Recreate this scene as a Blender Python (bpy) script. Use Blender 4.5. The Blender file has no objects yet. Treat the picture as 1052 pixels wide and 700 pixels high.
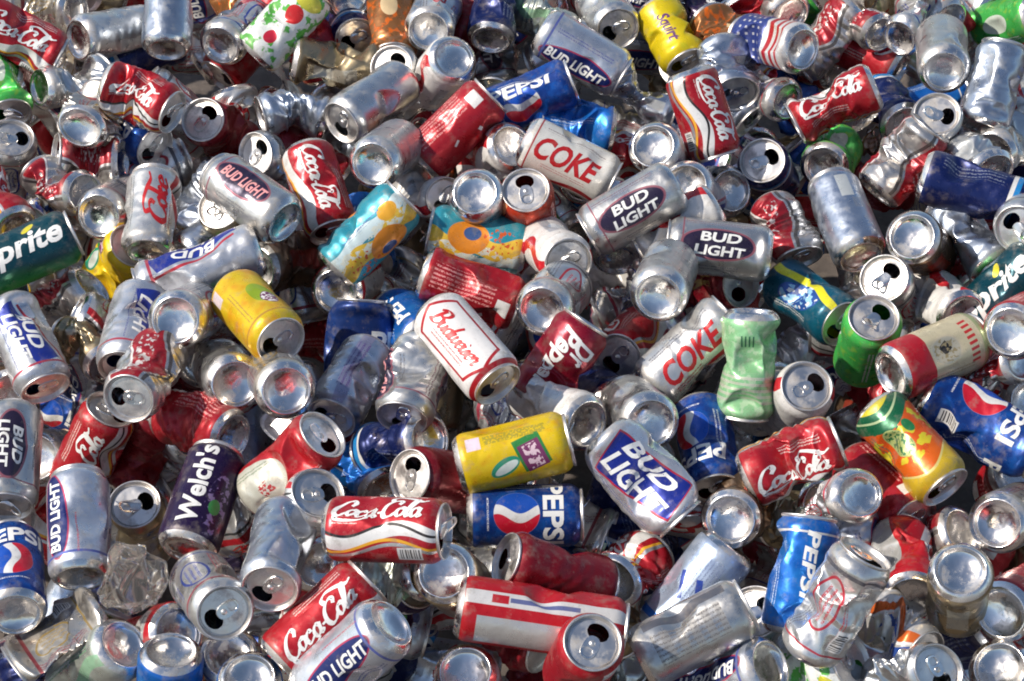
import bpy, bmesh, math, random
import numpy as np
from mathutils import Matrix, Vector

# ---------------------------------------------------------------- camera, sky, sun, exposure
SC = bpy.context.scene
W_PX, H_PX = 1052.0, 700.0
PITCH, DIST, FPX = math.radians(45), 2.7, 2420.0
CAM = np.array([0, -DIST*math.cos(PITCH), DIST*math.sin(PITCH)])
FWD = np.array([0, math.cos(PITCH), -math.sin(PITCH)])
UPV = np.array([0, math.sin(PITCH), math.cos(PITCH)])
RGT = np.array([1.0, 0, 0])
cd = bpy.data.cameras.new("camera"); co = bpy.data.objects.new("camera", cd); SC.collection.objects.link(co)
co.location = CAM; co.rotation_euler = (math.pi/2-PITCH, 0, 0)
cd.sensor_width = 36; cd.lens = 36*FPX/W_PX; cd.clip_start = .05; cd.clip_end = 3000
SC.camera = co
SUN = Vector((-0.80, -0.10, 0.80)).normalized()
SUN_EL, SUN_AZ = math.asin(SUN.z), math.atan2(SUN.x, SUN.y)
wd = bpy.data.worlds.new("World"); SC.world = wd; wd.use_nodes = True
_n = wd.node_tree.nodes; _bg = _n["Background"]; _sky = _n.new("ShaderNodeTexSky")
_sky.sky_type = 'NISHITA'; _sky.sun_disc = False; _sky.sun_elevation = SUN_EL; _sky.sun_rotation = SUN_AZ
wd.node_tree.links.new(_sky.outputs[0], _bg.inputs[0]); _bg.inputs[1].default_value = 0.12
sl = bpy.data.lights.new("sun", 'SUN'); sl.energy = 4.8; sl.angle = math.radians(0.6); sl.color = (1, .93, .83)
so = bpy.data.objects.new("sun", sl); SC.collection.objects.link(so)
so.rotation_euler = SUN.to_track_quat('Z', 'Y').to_euler(); so.location = (-3, -1, 4)
SC.view_settings.view_transform = 'Standard'; SC.view_settings.look = 'None'
SC.view_settings.exposure = 0.18; SC.view_settings.gamma = 1
SC.render.engine = 'CYCLES'; SC.cycles.max_bounces = 9; SC.cycles.glossy_bounces = 8; SC.cycles.diffuse_bounces = 5
SC.cycles.use_denoising = True; SC.cycles.pixel_filter_type = 'BLACKMAN_HARRIS'; SC.cycles.filter_width = 1.9

# ---------------------------------------------------------------- materials
class Mat:
    """small node-writing helper: sockets in, sockets out"""
    def __init__(s, name):
        s.mat = bpy.data.materials.new(name); s.mat.use_nodes = True
        s.nt = s.mat.node_tree; s.p = s.nt.nodes["Principled BSDF"]; s._uv = None
    def new(s, t, **kw):
        n = s.nt.nodes.new(t)
        for k, v in kw.items(): setattr(n, k, v)
        return n
    def put(s, sock, v):
        if isinstance(v, bpy.types.NodeSocket): s.nt.links.new(v, sock)
        else: sock.default_value = v
    def m(s, op, a, b=None, c=None):
        n = s.new("ShaderNodeMath", operation=op)
        for i, v in enumerate((a, b, c)):
            if v is not None: s.put(n.inputs[i], v)
        return n.outputs[0]
    def uv(s):
        if s._uv is None:
            t = s.new("ShaderNodeUVMap"); t.uv_map = "UVMap"; x = s.new("ShaderNodeSeparateXYZ")
            s.nt.links.new(t.outputs[0], x.inputs[0])
            s._uv = (s.m('MULTIPLY', x.outputs[0], 100.0), s.m('MULTIPLY', x.outputs[1], 100.0), t.outputs[0])
        return s._uv
    def noise(s, scale, detail=3, vec=None, rough=.55):
        n = s.new("ShaderNodeTexNoise"); n.inputs["Scale"].default_value = scale
        n.inputs["Detail"].default_value = detail; n.inputs["Roughness"].default_value = rough
        if vec is None:
            vec = s.new("ShaderNodeTexCoord").outputs["Object"]
        s.nt.links.new(vec, n.inputs["Vector"]); return n.outputs["Fac"]
    def ramp(s, f, a, b, lo=0., hi=1.):
        n = s.new("ShaderNodeMapRange"); s.put(n.inputs[0], f)
        for i, v in enumerate((a, b, lo, hi)): n.inputs[i+1].default_value = v
        return n.outputs[0]
    def mixc(s, f, a, b, mode='MIX'):
        n = s.new("ShaderNodeMix", data_type='RGBA', blend_type=mode)
        s.put(n.inputs[0], f)
        for i, v in ((6, a), (7, b)):
            s.put(n.inputs[i], v if isinstance(v, bpy.types.NodeSocket) else (*v, 1))
        return n.outputs[2]
    # masks in millimetres of the flat label (u round the can, v along it)
    def soft(s, d, k=2.0): return s.m('MULTIPLY_ADD', d, k, .5) if False else s.new_clamp(d, k)
    def new_clamp(s, d, k):
        n = s.new("ShaderNodeMath", operation='MULTIPLY_ADD', use_clamp=True)
        s.put(n.inputs[0], d); n.inputs[1].default_value = k; n.inputs[2].default_value = .5
        return n.outputs[0]
    def band(s, x, lo, hi):
        c, w = (lo+hi)/2, (hi-lo)/2
        return s.soft(s.m('SUBTRACT', w, s.m('ABSOLUTE', s.m('SUBTRACT', x, c))))
    def wrap(s, u, c):  # distance round the can, repeated on the back
        return s.m('WRAP', s.m('SUBTRACT', u, c), 51.8, -51.8)
    def both(s, a, b): return s.m('MULTIPLY', a, b)
    def ell(s, cu, cv, ru, rv, rot=0., rep=False):
        u, v, _ = s.uv()
        du = s.wrap(u, cu) if rep else s.m('SUBTRACT', u, cu); dv = s.m('SUBTRACT', v, cv)
        c, n = math.cos(rot), math.sin(rot)
        a = s.m('ADD', s.m('MULTIPLY', du, c), s.m('MULTIPLY', dv, n))
        b = s.m('SUBTRACT', s.m('MULTIPLY', dv, c), s.m('MULTIPLY', du, n))
        q = s.m('ADD', s.m('POWER', s.m('ABSOLUTE', s.m('DIVIDE', a, ru)), 2.), s.m('POWER', s.m('ABSOLUTE', s.m('DIVIDE', b, rv)), 2.))
        return s.soft(s.m('MULTIPLY', s.m('SUBTRACT', 1., s.m('SQRT', q)), min(ru, rv)))
    def rect(s, cu, cv, wu, wv, rot=0., rep=False):
        u, v, _ = s.uv()
        du = s.wrap(u, cu) if rep else s.m('SUBTRACT', u, cu); dv = s.m('SUBTRACT', v, cv)
        c, n = math.cos(rot), math.sin(rot)
        a = s.m('ADD', s.m('MULTIPLY', du, c), s.m('MULTIPLY', dv, n))
        b = s.m('SUBTRACT', s.m('MULTIPLY', dv, c), s.m('MULTIPLY', du, n))
        return s.both(s.band(a, -wu/2, wu/2), s.band(b, -wv/2, wv/2))
    def wave(s, c, amp, per, ph, w):
        u, v, _ = s.uv()
        x = s.m('SUBTRACT', s.wrap(u, c), s.m('MULTIPLY', s.m('SINE', s.m('MULTIPLY_ADD', v, 2*math.pi/per, ph)), amp))
        return s.soft(s.m('SUBTRACT', w/2, s.m('ABSOLUTE', x)))
    def finish(s, base, metal, layers=(), rough=(.22, .42), tint=.12, bump=.12):
        """layers: (mask, colour, metallic)"""
        col, met = base, metal
        for mk, c, mt in layers:
            col = s.mixc(mk, col, c)
            n = s.new("ShaderNodeMix"); s.put(n.inputs[0], mk); s.put(n.inputs[2], met); s.put(n.inputs[3], mt); met = n.outputs[0]
        if not isinstance(col, bpy.types.NodeSocket):
            col = s.mixc(0., col, col)
        oi = s.new("ShaderNodeObjectInfo").outputs["Random"]
        g = s.noise(28., 4); wr = s.ramp(g, .35, .7, 1-tint, 1.0)
        wr = s.m('MULTIPLY', wr, s.ramp(oi, 0, 1, .86, 1.0))
        n = s.new("ShaderNodeMix", data_type='RGBA', blend_type='MULTIPLY'); n.inputs[0].default_value = 1
        s.nt.links.new(col, n.inputs[6]); cc = s.new("ShaderNodeCombineXYZ")
        for i in range(3): s.nt.links.new(wr, cc.inputs[i])
        s.nt.links.new(cc.outputs[0], n.inputs[7])
        # dried-on dirt with a shape of its own
        d = s.ramp(s.noise(50., 6, rough=.75), .52, .70, 0., .62)
        d = s.m('MAXIMUM', d, s.ramp(s.noise(190., 4, rough=.8), .62, .70, 0., .45))
        col = s.mixc(d, n.outputs[2], (.20, .165, .13))
        s.nt.links.new(col, s.p.inputs["Base Color"])
        s.put(s.p.inputs["Metallic"], s.m('MULTIPLY', met, s.m('SUBTRACT', 1., s.m('MULTIPLY', d, .9))))
        s.nt.links.new(s.m('ADD', s.ramp(s.noise(70., 3), .3, .7, *rough), s.m('MULTIPLY', d, .3)), s.p.inputs["Roughness"])
        b = s.new("ShaderNodeBump"); b.inputs["Strength"].default_value = bump; b.inputs["Distance"].default_value = .002
        s.nt.links.new(s.noise(90., 3), b.inputs["Height"])
        b2 = s.new("ShaderNodeBump"); b2.inputs["Strength"].default_value = min(1., bump*4.5); b2.inputs["Distance"].default_value = .0028
        vo = s.new("ShaderNodeTexVoronoi"); vo.inputs["Scale"].default_value = 34.
        wv = s.new("ShaderNodeTexNoise"); wv.inputs["Scale"].default_value = 18.; tc = s.new("ShaderNodeTexCoord").outputs["Object"]
        ma = s.new("ShaderNodeVectorMath", operation='MULTIPLY_ADD'); s.nt.links.new(tc, wv.inputs["Vector"]); s.nt.links.new(wv.outputs["Color"], ma.inputs[0])
        ma.inputs[1].default_value = (.05, .05, .05); s.nt.links.new(tc, ma.inputs[2]); s.nt.links.new(ma.outputs[0], vo.inputs["Vector"])
        s.nt.links.new(s.m('ADD', s.noise(24., 3), s.m('MULTIPLY', vo.outputs["Distance"], .42)), b2.inputs["Height"]); s.nt.links.new(b.outputs[0], b2.inputs["Normal"])
        s.nt.links.new(b2.outputs[0], s.p.inputs["Normal"])
        return s.mat

MATS = {}
def fine(m, cu, cv, wu, wv, col, k=1.5):
    u, v, _ = m.uv(); r = m.band(m.m('SINE', m.m('MULTIPLY', u, k)), .1, 1.4)
    if wu > wv: r = m.band(m.m('SINE', m.m('MULTIPLY', v, k)), .1, 1.4)
    return (m.both(m.both(r, m.rect(cu, cv, wu, wv, 0, True)), m.ramp(m.noise(75, 2, m.uv()[2]), .44, .49)), col, .1)
def barcode(m, cu, cv):
    u, v, _ = m.uv()
    return [(m.rect(cu, cv, 17, 25), (.74, .72, .69), .1), (m.both(m.rect(cu, cv, 13, 21), m.band(m.m('SINE', m.m('ADD', m.m('MULTIPLY', v, 2.3), m.m('SINE', m.m('MULTIPLY', v, .9)))), .1, 1.3)), (.05, .05, .06), .1)]
ALU = (.93, .89, .85)
def bare(name, col=ALU, r=(.10, .36)):
    return Mat(name).finish(col, 1., (), rough=r, tint=.16, bump=.10)
MATS['bare'] = bare('bare_aluminium'); MATS['lid'] = bare('lid_aluminium', (.86, .82, .78), (.30, .5)); MATS['tab'] = bare('tab_aluminium', (.85, .84, .82), (.2, .35))
def ink(name, col, metal=0.):
    m = Mat('ink_'+name); return m.finish(col, metal, (), rough=(.3, .5), tint=.08, bump=.05)
INK = {'white': (.80, .79, .76), 'black': (.02, .02, .02), 'red': (.55, .015, .02), 'navy': (.015, .025, .14), 'pink': (.72, .30, .30),
       'dark': (.10, .05, .04), 'grey': (.3, .3, .32), 'purple': (.12, .03, .14), 'green': (.03, .22, .06), 'gold': (.5, .33, .10)}
WHITE, RED, NAVY = (.74, .72, .69), (.47, .014, .024), (.012, .022, .13)

def d_coke(m, v=0):
    L = [(m.wave(30, 9, 130, .6, 15), WHITE, .15), (m.wave(41, 8, 120, .9, 3.4), (.85, .42, .03), .2), (m.wave(46, 8, 120, .7, 4), (.6, .6, .6), .8)]
    if v == 1: L.append((m.wave(24, 7, 100, 0, 3), (.02, .015, .015), .1))
    L += barcode(m, 50, 92) + [fine(m, -28, 74, 9, 60, (.75, .55, .5)), fine(m, 14, 26, 8, 26, (.75, .6, .55))]
    return m.finish(RED, .38, L)
def d_red(m):
    u, v, _ = m.uv(); rows = m.both(m.both(m.soft(m.m('SUBTRACT', m.m('SINE', m.m('MULTIPLY', u, 1.15)), .1), 3.), m.band(u, -42, -8)), m.band(v, 14, 90))
    rows = m.both(rows, m.ramp(m.noise(45, 2, m.uv()[2]), .44, .5))
    return m.finish((.44, .014, .024), .4, [(rows, (.75, .30, .28), .1), (m.rect(-12, 103, 20, 16), WHITE, .1), (m.rect(14, 50, 3, 9, .4), WHITE, .1), (m.rect(22, 84, 6, 5, .2), WHITE, .1)])
def d_silred(m):
    n1 = m.noise(12, 3, m.uv()[2]); u, v, _ = m.uv(); red = m.wave(0, 9, 110, 1., 44)
    marks = m.both(m.both(m.ramp(n1, .52, .56), m.band(m.wrap(u, 2), -12, 9)), m.band(v, 22, 100))
    return m.finish((.64, .61, .58), .9, [(red, (.34, .015, .025), .35), (m.wave(20, 9, 110, 1., 3), WHITE, .2), (marks, (.70, .64, .60), .4), (m.wave(-28, 9, 110, 1., 5), (.10, .09, .09), .5)])
def d_litter(m):
    n1 = m.noise(5, 3, m.uv()[2]); u, v, _ = m.uv()
    return m.finish((.70, .67, .63), .6, [(m.wave(-8, 12, 80, 0., 14), (.65, .13, .02), .3), (m.both(m.wave(12, 12, 80, 0., 14), m.ramp(n1, .48, .5)), (.03, .08, .32), .3), (m.both(m.band(v, 40, 76), m.ramp(n1, .6, .62)), (.03, .02, .03), .1), (m.wave(1, 12, 80, 0., 3), WHITE, .1)])
def d_plainblue(m): return m.finish((.52, .57, .65), .95, [(m.rect(15, 88, 16, 34), (.60, .62, .60), .5), (m.rect(24, 60, 12, 16), (.42, .45, .50), .8)])
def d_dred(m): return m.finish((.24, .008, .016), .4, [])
def d_dcoke(m):
    return m.finish((.70, .69, .67), .75, [(m.wave(34, 7, 120, .3, 9), (.5, .02, .03), .3), (m.wave(44, 7, 120, .5, 3), (.05, .05, .05), .3), fine(m, -30, 62, 8, 84, (.12, .12, .14)), fine(m, 20, 40, 7, 40, (.4, .05, .06))])
def d_dcokew(m): return m.finish((.80, .77, .70), .25, [(m.wave(40, 7, 120, .3, 8), (.5, .02, .03), .3), fine(m, -28, 62, 7, 80, (.3, .25, .24)), fine(m, 20, 62, 4, 60, (.45, .05, .06)), (m.band(m.uv()[1], 12, 14), (.5, .02, .03), .3)])
def d_budl(m):
    L = [(m.ell(0, 62, 17, 52, .08, True), (.45, .04, .10), .3), (m.ell(0, 62, 15, 50, .08, True), NAVY, .3), (m.band(m.uv()[1], 14, 17), (.1, .13, .4), .3)]
    L += [fine(m, -30, 62, 9, 80, (.10, .12, .3)), fine(m, 26, 40, 5, 50, (.45, .10, .14))]
    return m.finish((.66, .69, .75), .82, L)
def d_budlb(m):
    L = [(m.rect(0, 62, 30, 88, .3, True), (.02, .04, .30), .3), (m.rect(-22, 62, 4, 90, .3, True), (.5, .03, .05), .3)]
    L += [fine(m, 26, 62, 7, 80, (.12, .14, .3)), (m.band(m.uv()[1], 104, 107), (.45, .05, .08), .3)]
    return m.finish((.70, .71, .74), .8, L)
def d_bigbl(m):
    L = [(m.rect(0, 62, 52, 96, .22, True), (.50, .03, .06), .3), (m.rect(0, 62, 47, 93, .22, True), (.015, .03, .26), .35), fine(m, 38, 62, 7, 80, (.12, .14, .3))]
    return m.finish((.72, .72, .74), .8, L)
def d_oval(m):
    L = [(m.ell(0, 62, 20, 44, 0, True), (.30, .10, .13), .3), (m.ell(0, 62, 17.5, 41, 0, True), (.03, .02, .05), .3)]
    L += [fine(m, 30, 62, 8, 80, (.2, .1, .12)), fine(m, -30, 62, 6, 50, (.15, .15, .17)), (m.band(m.uv()[1], 103, 105), (.3, .1, .13), .3)]
    return m.finish((.64, .63, .61), .9, L)
def ps(m, a, b, base=(.70, .69, .67)):
    u, v, _ = m.uv()
    return m.finish(base, .9, [(m.ell(0, 66, 17, 30, .1, True), a, .4), (m.ell(0, 66, 14, 27, .1, True), base, .8), fine(m, 0, 66, 18, 40, a, 1.), fine(m, -28, 62, 10, 80, b), fine(m, 27, 56, 7, 60, a), (m.band(v, 100, 104), b, .4), (m.band(v, 17, 19), a, .4)]+barcode(m, 34, 36))
def d_psr(m): return ps(m, (.45, .03, .05), (.12, .12, .14))
def d_psb(m): return ps(m, (.03, .06, .30), (.40, .05, .08))
def d_psg(m): return ps(m, (.35, .24, .08), (.25, .04, .05), (.62, .58, .52))
def d_rows(m):
    u, v, _ = m.uv(); blk = m.both(m.band(m.m('SINE', m.m('MULTIPLY', v, .42)), -.2, 1.2), m.rect(0, 58, 34, 76, 0, True))
    return m.finish((.60, .59, .57), .9, [(blk, (.46, .44, .41), .6), fine(m, 0, 58, 34, 76, (.16, .15, .15), 1.2), (m.rect(-30, 62, 12, 90, 0, True), (.16, .16, .18), .6)])
def d_redor(m): return m.finish((.52, .05, .02), .4, [(m.wave(10, 6, 90, 0, 8), (.72, .25, .10), .2), fine(m, -16, 60, 9, 70, WHITE)])
def d_rowsb(m): return m.finish((.50, .55, .64), .95, [(m.wave(-6, 3, 160, 0, 15), (.34, .33, .46), .7), fine(m, -6, 60, 15, 76, (.08, .05, .18), 1.), fine(m, 24, 60, 7, 60, (.2, .2, .3))])
def d_silver(m): return m.finish((.70, .70, .69), .95, [(m.rect(22, 70, 26, 44), (.50, .51, .50), .6)])
def d_bluesilver(m):
    L = [(m.band(m.uv()[1], 100, 108), (.02, .15, .55), .4), (m.rect(16, 60, 5, 30, .5), (.02, .05, .3), .3), (m.rect(-12, 78, 10, 10), (.5, .08, .08), .3)]
    L += [fine(m, 0, 50, 30, 60, (.2, .25, .4)), (m.rect(-6, 60, 7, 34, .5), (.02, .06, .35), .3)]
    return m.finish((.52, .62, .78), .7, L)
def d_pepsi(m):
    a = m.ell(0, 52, 24, 24, rep=True); u, v, _ = m.uv()
    L = [(m.ramp(m.noise(7, 3, m.uv()[2]), .45, .65), (.01, .10, .42), .45), (a, WHITE, .1)]
    w = m.m('SUBTRACT', m.wrap(u, 0), m.m('MULTIPLY', m.m('SINE', m.m('MULTIPLY_ADD', v, .13, .6)), 5.))
    L += [(m.both(a, m.soft(m.m('SUBTRACT', w, 5.))), (.60, .01, .03), .2), (m.both(a, m.soft(m.m('SUBTRACT', -5., w))), (.01, .08, .45), .2)]
    L += barcode(m, 50, 30) + [fine(m, -34, 60, 8, 60, (.5, .52, .6)), fine(m, 0, 22, 36, 5, (.6, .6, .65))]
    return m.finish((.008, .045, .24), .4, L)
def d_pepsid(m):
    return m.finish((.015, .045, .20), .4, [(m.ramp(m.noise(5, 3, m.uv()[2]), .5, .7), (.01, .06, .28), .4), fine(m, -10, 60, 14, 50, (.25, .3, .4))])
def d_blue(m): return m.finish((.01, .13, .50), .5, [(m.ramp(m.noise(3, 3, m.uv()[2]), .45, .75), (.02, .26, .68), .5), fine(m, -28, 60, 8, 70, (.5, .6, .75)), (m.band(m.uv()[1], 104, 106), WHITE, .2)])
def d_navy(m): return m.finish((.010, .020, .11), .45, [(m.band(m.uv()[1], 98, 103), WHITE, .1), (m.band(m.uv()[1], 103, 109), (.02, .25, .6), .3),
    (m.both(m.both(m.band(m.m('SINE', m.m('MULTIPLY', m.uv()[0], 1.1)), .2, 1.2), m.band(m.wrap(m.uv()[0], -14), -9, 9)), m.both(m.band(m.uv()[1], 20, 90), m.ramp(m.noise(50, 2, m.uv()[2]), .45, .5))), (.20, .22, .30), .3)])
def d_sprite(m):
    u, v, _ = m.uv(); w = m.m('ADD', m.wrap(u, 0), m.m('MULTIPLY', m.m('SINE', m.m('MULTIPLY', v, .05)), 5.))
    L = [(m.ramp(w, 12, 40), (.03, .26, .05), .5), (m.ell(-30, 74, 4, 9, .5, True), (.75, .65, .03), .2)]
    return m.finish((.004, .055, .075), .4, L)
def d_bud(m):
    u, v, _ = m.uv(); f = m.m('ABSOLUTE', m.wrap(u, 0)); e = m.m('ABSOLUTE', m.m('SUBTRACT', v, 62.))
    tri = m.m('ADD', e, m.m('MULTIPLY', f, .45))
    fr = m.both(m.band(tri, 50, 54), m.band(f, -1, 30)); fr2 = m.both(m.band(f, 26.5, 29.5), m.band(tri, 0, 54))
    return m.finish((.78, .75, .72), .1, [(fr, RED, .2), (fr2, RED, .2), fine(m, 16, 62, 7, 56, (.45, .12, .12)), (m.band(v, 113, 118), RED, .3)])
def d_maroon(m): return m.finish((.25, .006, .022), .35, [(m.wave(38, 4, 90, 0, 3), (.5, .05, .05), .2)])
def d_purple(m):
    g = m.ramp(m.noise(11, 2, m.uv()[2]), .52, .56)
    L = [(m.both(g, m.ell(16, 46, 14, 36, rep=True)), (.26, .18, .38), .2), (m.ell(14, 42, 7, 9, rep=True), (.05, .30, .07), .2)]
    return m.finish((.022, .008, .05), .35, L)
def d_yellow(m):
    L = [(m.ramp(m.noise(5, 2, m.uv()[2]), .5, .75), (.80, .36, .01), .3), (m.rect(3, 80, 37, 30, .25, True), (.03, .22, .05), .2), (m.rect(7, 81, 31, 24, .25, True), (.20, .04, .12), .2), (m.both(m.rect(7, 81, 27, 15, .25, True), m.ramp(m.noise(19, 2, m.uv()[2]), .46, .5)), (.75, .55, .60), .1),
         (m.ell(13, 50, 9, 17, .4, True), (.02, .28, .16), .1), (m.ell(14, 51, 5, 14, .4, True), (.70, .78, .72), .1), (m.both(m.rect(-21, 66, 11, 66, 0, True), m.ramp(m.noise(40, 2, m.uv()[2]), .44, .5)), (.42, .33, .03), .2),
         (m.rect(-20, 22, 16, 15), (.75, .62, .70), .1)]
    return m.finish((.80, .55, .01), .3, L)
def d_yellowb(m):
    n = m.noise(4, 2, m.uv()[2])
    L = [(m.ramp(n, .45, .7), (.74, .30, .01), .4), (m.ell(-16, 66, 13, 22, .3, True), (.30, .42, .02), .3), (m.ell(-20, 78, 9, 13, .2, True), (.16, .03, .10), .2), (m.both(m.ell(-20, 78, 8, 12, .2, True), m.ramp(m.noise(26, 2, m.uv()[2]), .5, .54)), WHITE, .1),
         (m.rect(30, 24, 13, 22, 0, True), (.70, .60, .62), .2), fine(m, 16, 70, 8, 60, (.35, .2, .03)), (m.band(m.uv()[1], 104, 107), (.5, .25, .03), .3)]
    return m.finish((.76, .52, .015), .4, L)
def d_beach(m):
    uv = m.uv()[2]; n2 = m.noise(14, 2, uv)
    L = [(m.wave(-14, 4, 70, 0, 18), (.62, .74, .74), .2), (m.wave(5, 5, 60, 1, 24), (.78, .50, .05), .2), (m.both(m.wave(-4, 5, 50, 2, 10), m.ramp(n2, .46, .5)), (.70, .72, .60), .2),
         (m.ell(15, 72, 20, 26, rep=True), (.74, .25, .02), .2), (m.ell(21, 68, 8, 11, rep=True), (.05, .10, .25), .2), (m.ell(-16, 96, 10, 13, rep=True), (.78, .38, .03), .2),
         (m.both(m.ramp(n2, .55, .58), m.ell(14, 34, 16, 22, rep=True)), (.60, .10, .02), .2), fine(m, -24, 60, 7, 60, (.05, .1, .3))]
    return m.finish((.03, .30, .38), .35, L)
def d_tea(m):
    u, v, _ = m.uv(); L = [(m.ramp(m.noise(9, 2, m.uv()[2]), .52, .56), (.45, .66, .40), .2), (m.both(m.band(m.m('SINE', m.m('MULTIPLY', v, .9)), .3, 1.), m.band(v, 66, 104)), (.66, .62, .52), .2)]
    for k in range(4): L.append((m.rect(-4+k*4.5, 30, 1.8, 14), (.02, .12, .06), 0.))
    return m.finish((.30, .62, .30), .3, L)
def d_trop(m):
    u, v, _ = m.uv(); w = m.m('ADD', v, m.m('MULTIPLY', m.m('COSINE', m.m('MULTIPLY', m.wrap(u, 0), .06)), -14.)); n = m.noise(6, 2, m.uv()[2])
    L = [(m.band(w, -20, 66), (.66, .56, .03), .3), (m.band(w, 2, 32), (.01, .12, .05), .3), (m.band(w, 12, 15), (.45, .55, .30), .2), (m.both(m.ramp(n, .46, .49), m.band(w, 30, 78)), (.70, .10, .01), .3), (m.band(w, 76, 93), (.74, .13, .01), .3), (m.band(w, 93, 96), (.74, .60, .20), .3), (m.band(w, 96, 130), (.72, .48, .03), .3),
         (m.ell(8, 60, 13, 22, .4, True), (.40, .46, .16), .2), (m.both(m.ell(8, 60, 12, 20, .4, True), m.ramp(m.noise(22, 2, m.uv()[2]), .5, .53)), (.03, .15, .05), .2), (m.ell(-14, 50, 6, 9, .2, True), (.02, .18, .06), .2), fine(m, 32, 60, 8, 60, (.1, .1, .05))]
    return m.finish((.72, .56, .03), .3, L)
def d_redcream(m):
    return m.finish((.48, .012, .02), .35, [(m.ell(0, 26, 34, 40, 0, True), (.62, .60, .50), .3), (m.both(m.rect(4, 40, 15, 13, .3, True), m.ramp(m.noise(26, 2, m.uv()[2]), .46, .5)), (.45, .03, .03), .2), fine(m, -22, 30, 7, 40, (.2, .25, .15)), fine(m, 30, 90, 7, 40, (.7, .6, .55))])
def d_cream(m):
    L = [(m.band(m.uv()[1], 0, 39), RED, .35), (m.ell(0, 60, 18, 20, rep=True), (.66, .56, .38), .4), (m.ell(0, 60, 15.5, 17.5, rep=True), (.55, .50, .38), .4), (m.rect(-3, 60, 12, 12, .5, True), (.015, .015, .015), .1), (m.band(m.uv()[1], 106, 112), (.35, .40, .20), .3)]
    for k in range(8): L.append((m.rect(-24+k*6.8, 94, 3.4, 11, .1, True), (.5, .03, .03), .2))
    L += [fine(m, 28, 62, 8, 60, (.3, .2, .1)), (m.both(m.ell(0, 60, 14, 16, rep=True), m.ramp(m.noise(20, 2, m.uv()[2]), .52, .56)), (.38, .30, .16), .4)]
    return m.finish((.60, .52, .34), .3, L)
def d_flag(m):
    u, v, _ = m.uv()
    L = [(m.band(v, 16, 20), RED, .3), (m.band(v, 26, 32), RED, .3), (m.band(v, 39, 48), RED, .3), (m.band(v, 54, 110), (.03, .05, .22), .3),
         (m.both(m.band(v, 58, 104), m.both(m.band(m.m('SINE', m.m('MULTIPLY', u, .6)), .55, 1.1), m.band(m.m('SINE', m.m('MULTIPLY', v, .6)), .55, 1.1))), WHITE, .1)]
    return m.finish((.72, .70, .68), .4, L)
def d_whitered(m):
    L = [(m.wave(20, 10, 90, 0, 16), (.58, .02, .03), .3), (m.rect(-20, 60, 12, 60, 0, True), (.55, .57, .60), .5)]
    return m.finish((.74, .71, .67), .2, L)
def d_redwhite(m):
    L = [(m.rect(-14, 80, 15, 150, 0, True), (.70, .68, .66), .2), (m.rect(-14, 62, 5, 50, 0, True), (.12, .14, .3), .1), (m.rect(-14, 30, 9, 12, 0, True), RED, .1), (m.rect(22, 110, 34, 190, 0, True), (.62, .61, .58), .55)]
    return m.finish((.52, .012, .02), .3, L)
def d_garden(m):
    uv = m.uv()[2]
    L = [(m.ramp(m.noise(5, 3, uv), .52, .55), (.10, .42, .06), .1), (m.ell(0, 78, 13, 13, rep=True), (.60, .02, .02), .2), (m.ell(2, 104, 22, 12, rep=True), (.68, .62, .06), .2), (m.ell(-4, 34, 9, 9, rep=True), (.58, .02, .05), .2)]
    return m.finish((.78, .78, .74), .1, L)
def d_orange(m): return m.finish((.36, .15, .05), .6, [(m.ramp(m.noise(9, 2, m.uv()[2]), .52, .6), (.72, .14, .01), .3), (m.ell(0, 60, 12, 18, rep=True), (.75, .55, .30), .2), (m.band(m.uv()[1], 0, 24), (.05, .10, .32), .3)])
def d_green(m): return m.finish((.07, .50, .09), .4, [fine(m, -26, 60, 9, 70, WHITE), (m.ramp(m.noise(9, 2, m.uv()[2]), .55, .62), (.20, .50, .06), .3), (m.ell(0, 60, 14, 25, rep=True), (.62, .68, .58), .2)])
def d_pale(m): return m.finish((.62, .66, .58), .8, [(m.wave(0, 8, 90, 0, 14), (.30, .50, .32), .4), fine(m, 24, 60, 9, 80, (.12, .3, .15))])
def d_teal(m):
    L = [(m.ell(6, 66, 20, 34, .3, True), (.02, .08, .32), .3), (m.both(m.ramp(m.noise(9, 2, m.uv()[2]), .5, .53), m.ell(6, 66, 18, 32, .3, True)), (.30, .55, .75), .2), (m.both(m.ramp(m.noise(13, 1, m.uv()[2]), .58, .6), m.ell(6, 66, 18, 32, .3, True)), WHITE, .1), (m.wave(-14, 5, 90, 0, 11), (.80, .72, .02), .2), fine(m, 30, 60, 8, 60, WHITE)]
    return m.finish((.004, .10, .16), .35, L)
def d_gold(m): return m.finish((.42, .33, .20), .9, [(m.rect(0, 60, 24, 60, 0, True), (.5, .45, .35), .6)])
def d_brown(m): return m.finish((.20, .12, .07), .8, [(m.rect(0, 60, 24, 60, 0, True), (.30, .04, .02), .4)])
BUILDERS = {k[2:]: f for k, f in list(globals().items()) if k.startswith('d_')}
def mat(design):
    if design not in MATS:
        m = Mat('printed_'+design)
        MATS[design] = d_coke(m, 1) if design == 'coke2' else BUILDERS[design](m)
    return MATS[design]
def inkmat(c):
    if 'ink_'+c not in MATS: MATS['ink_'+c] = ink(c, INK[c], .3 if c in ('gold', 'red', 'navy') else 0.)
    return MATS['ink_'+c]
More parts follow.
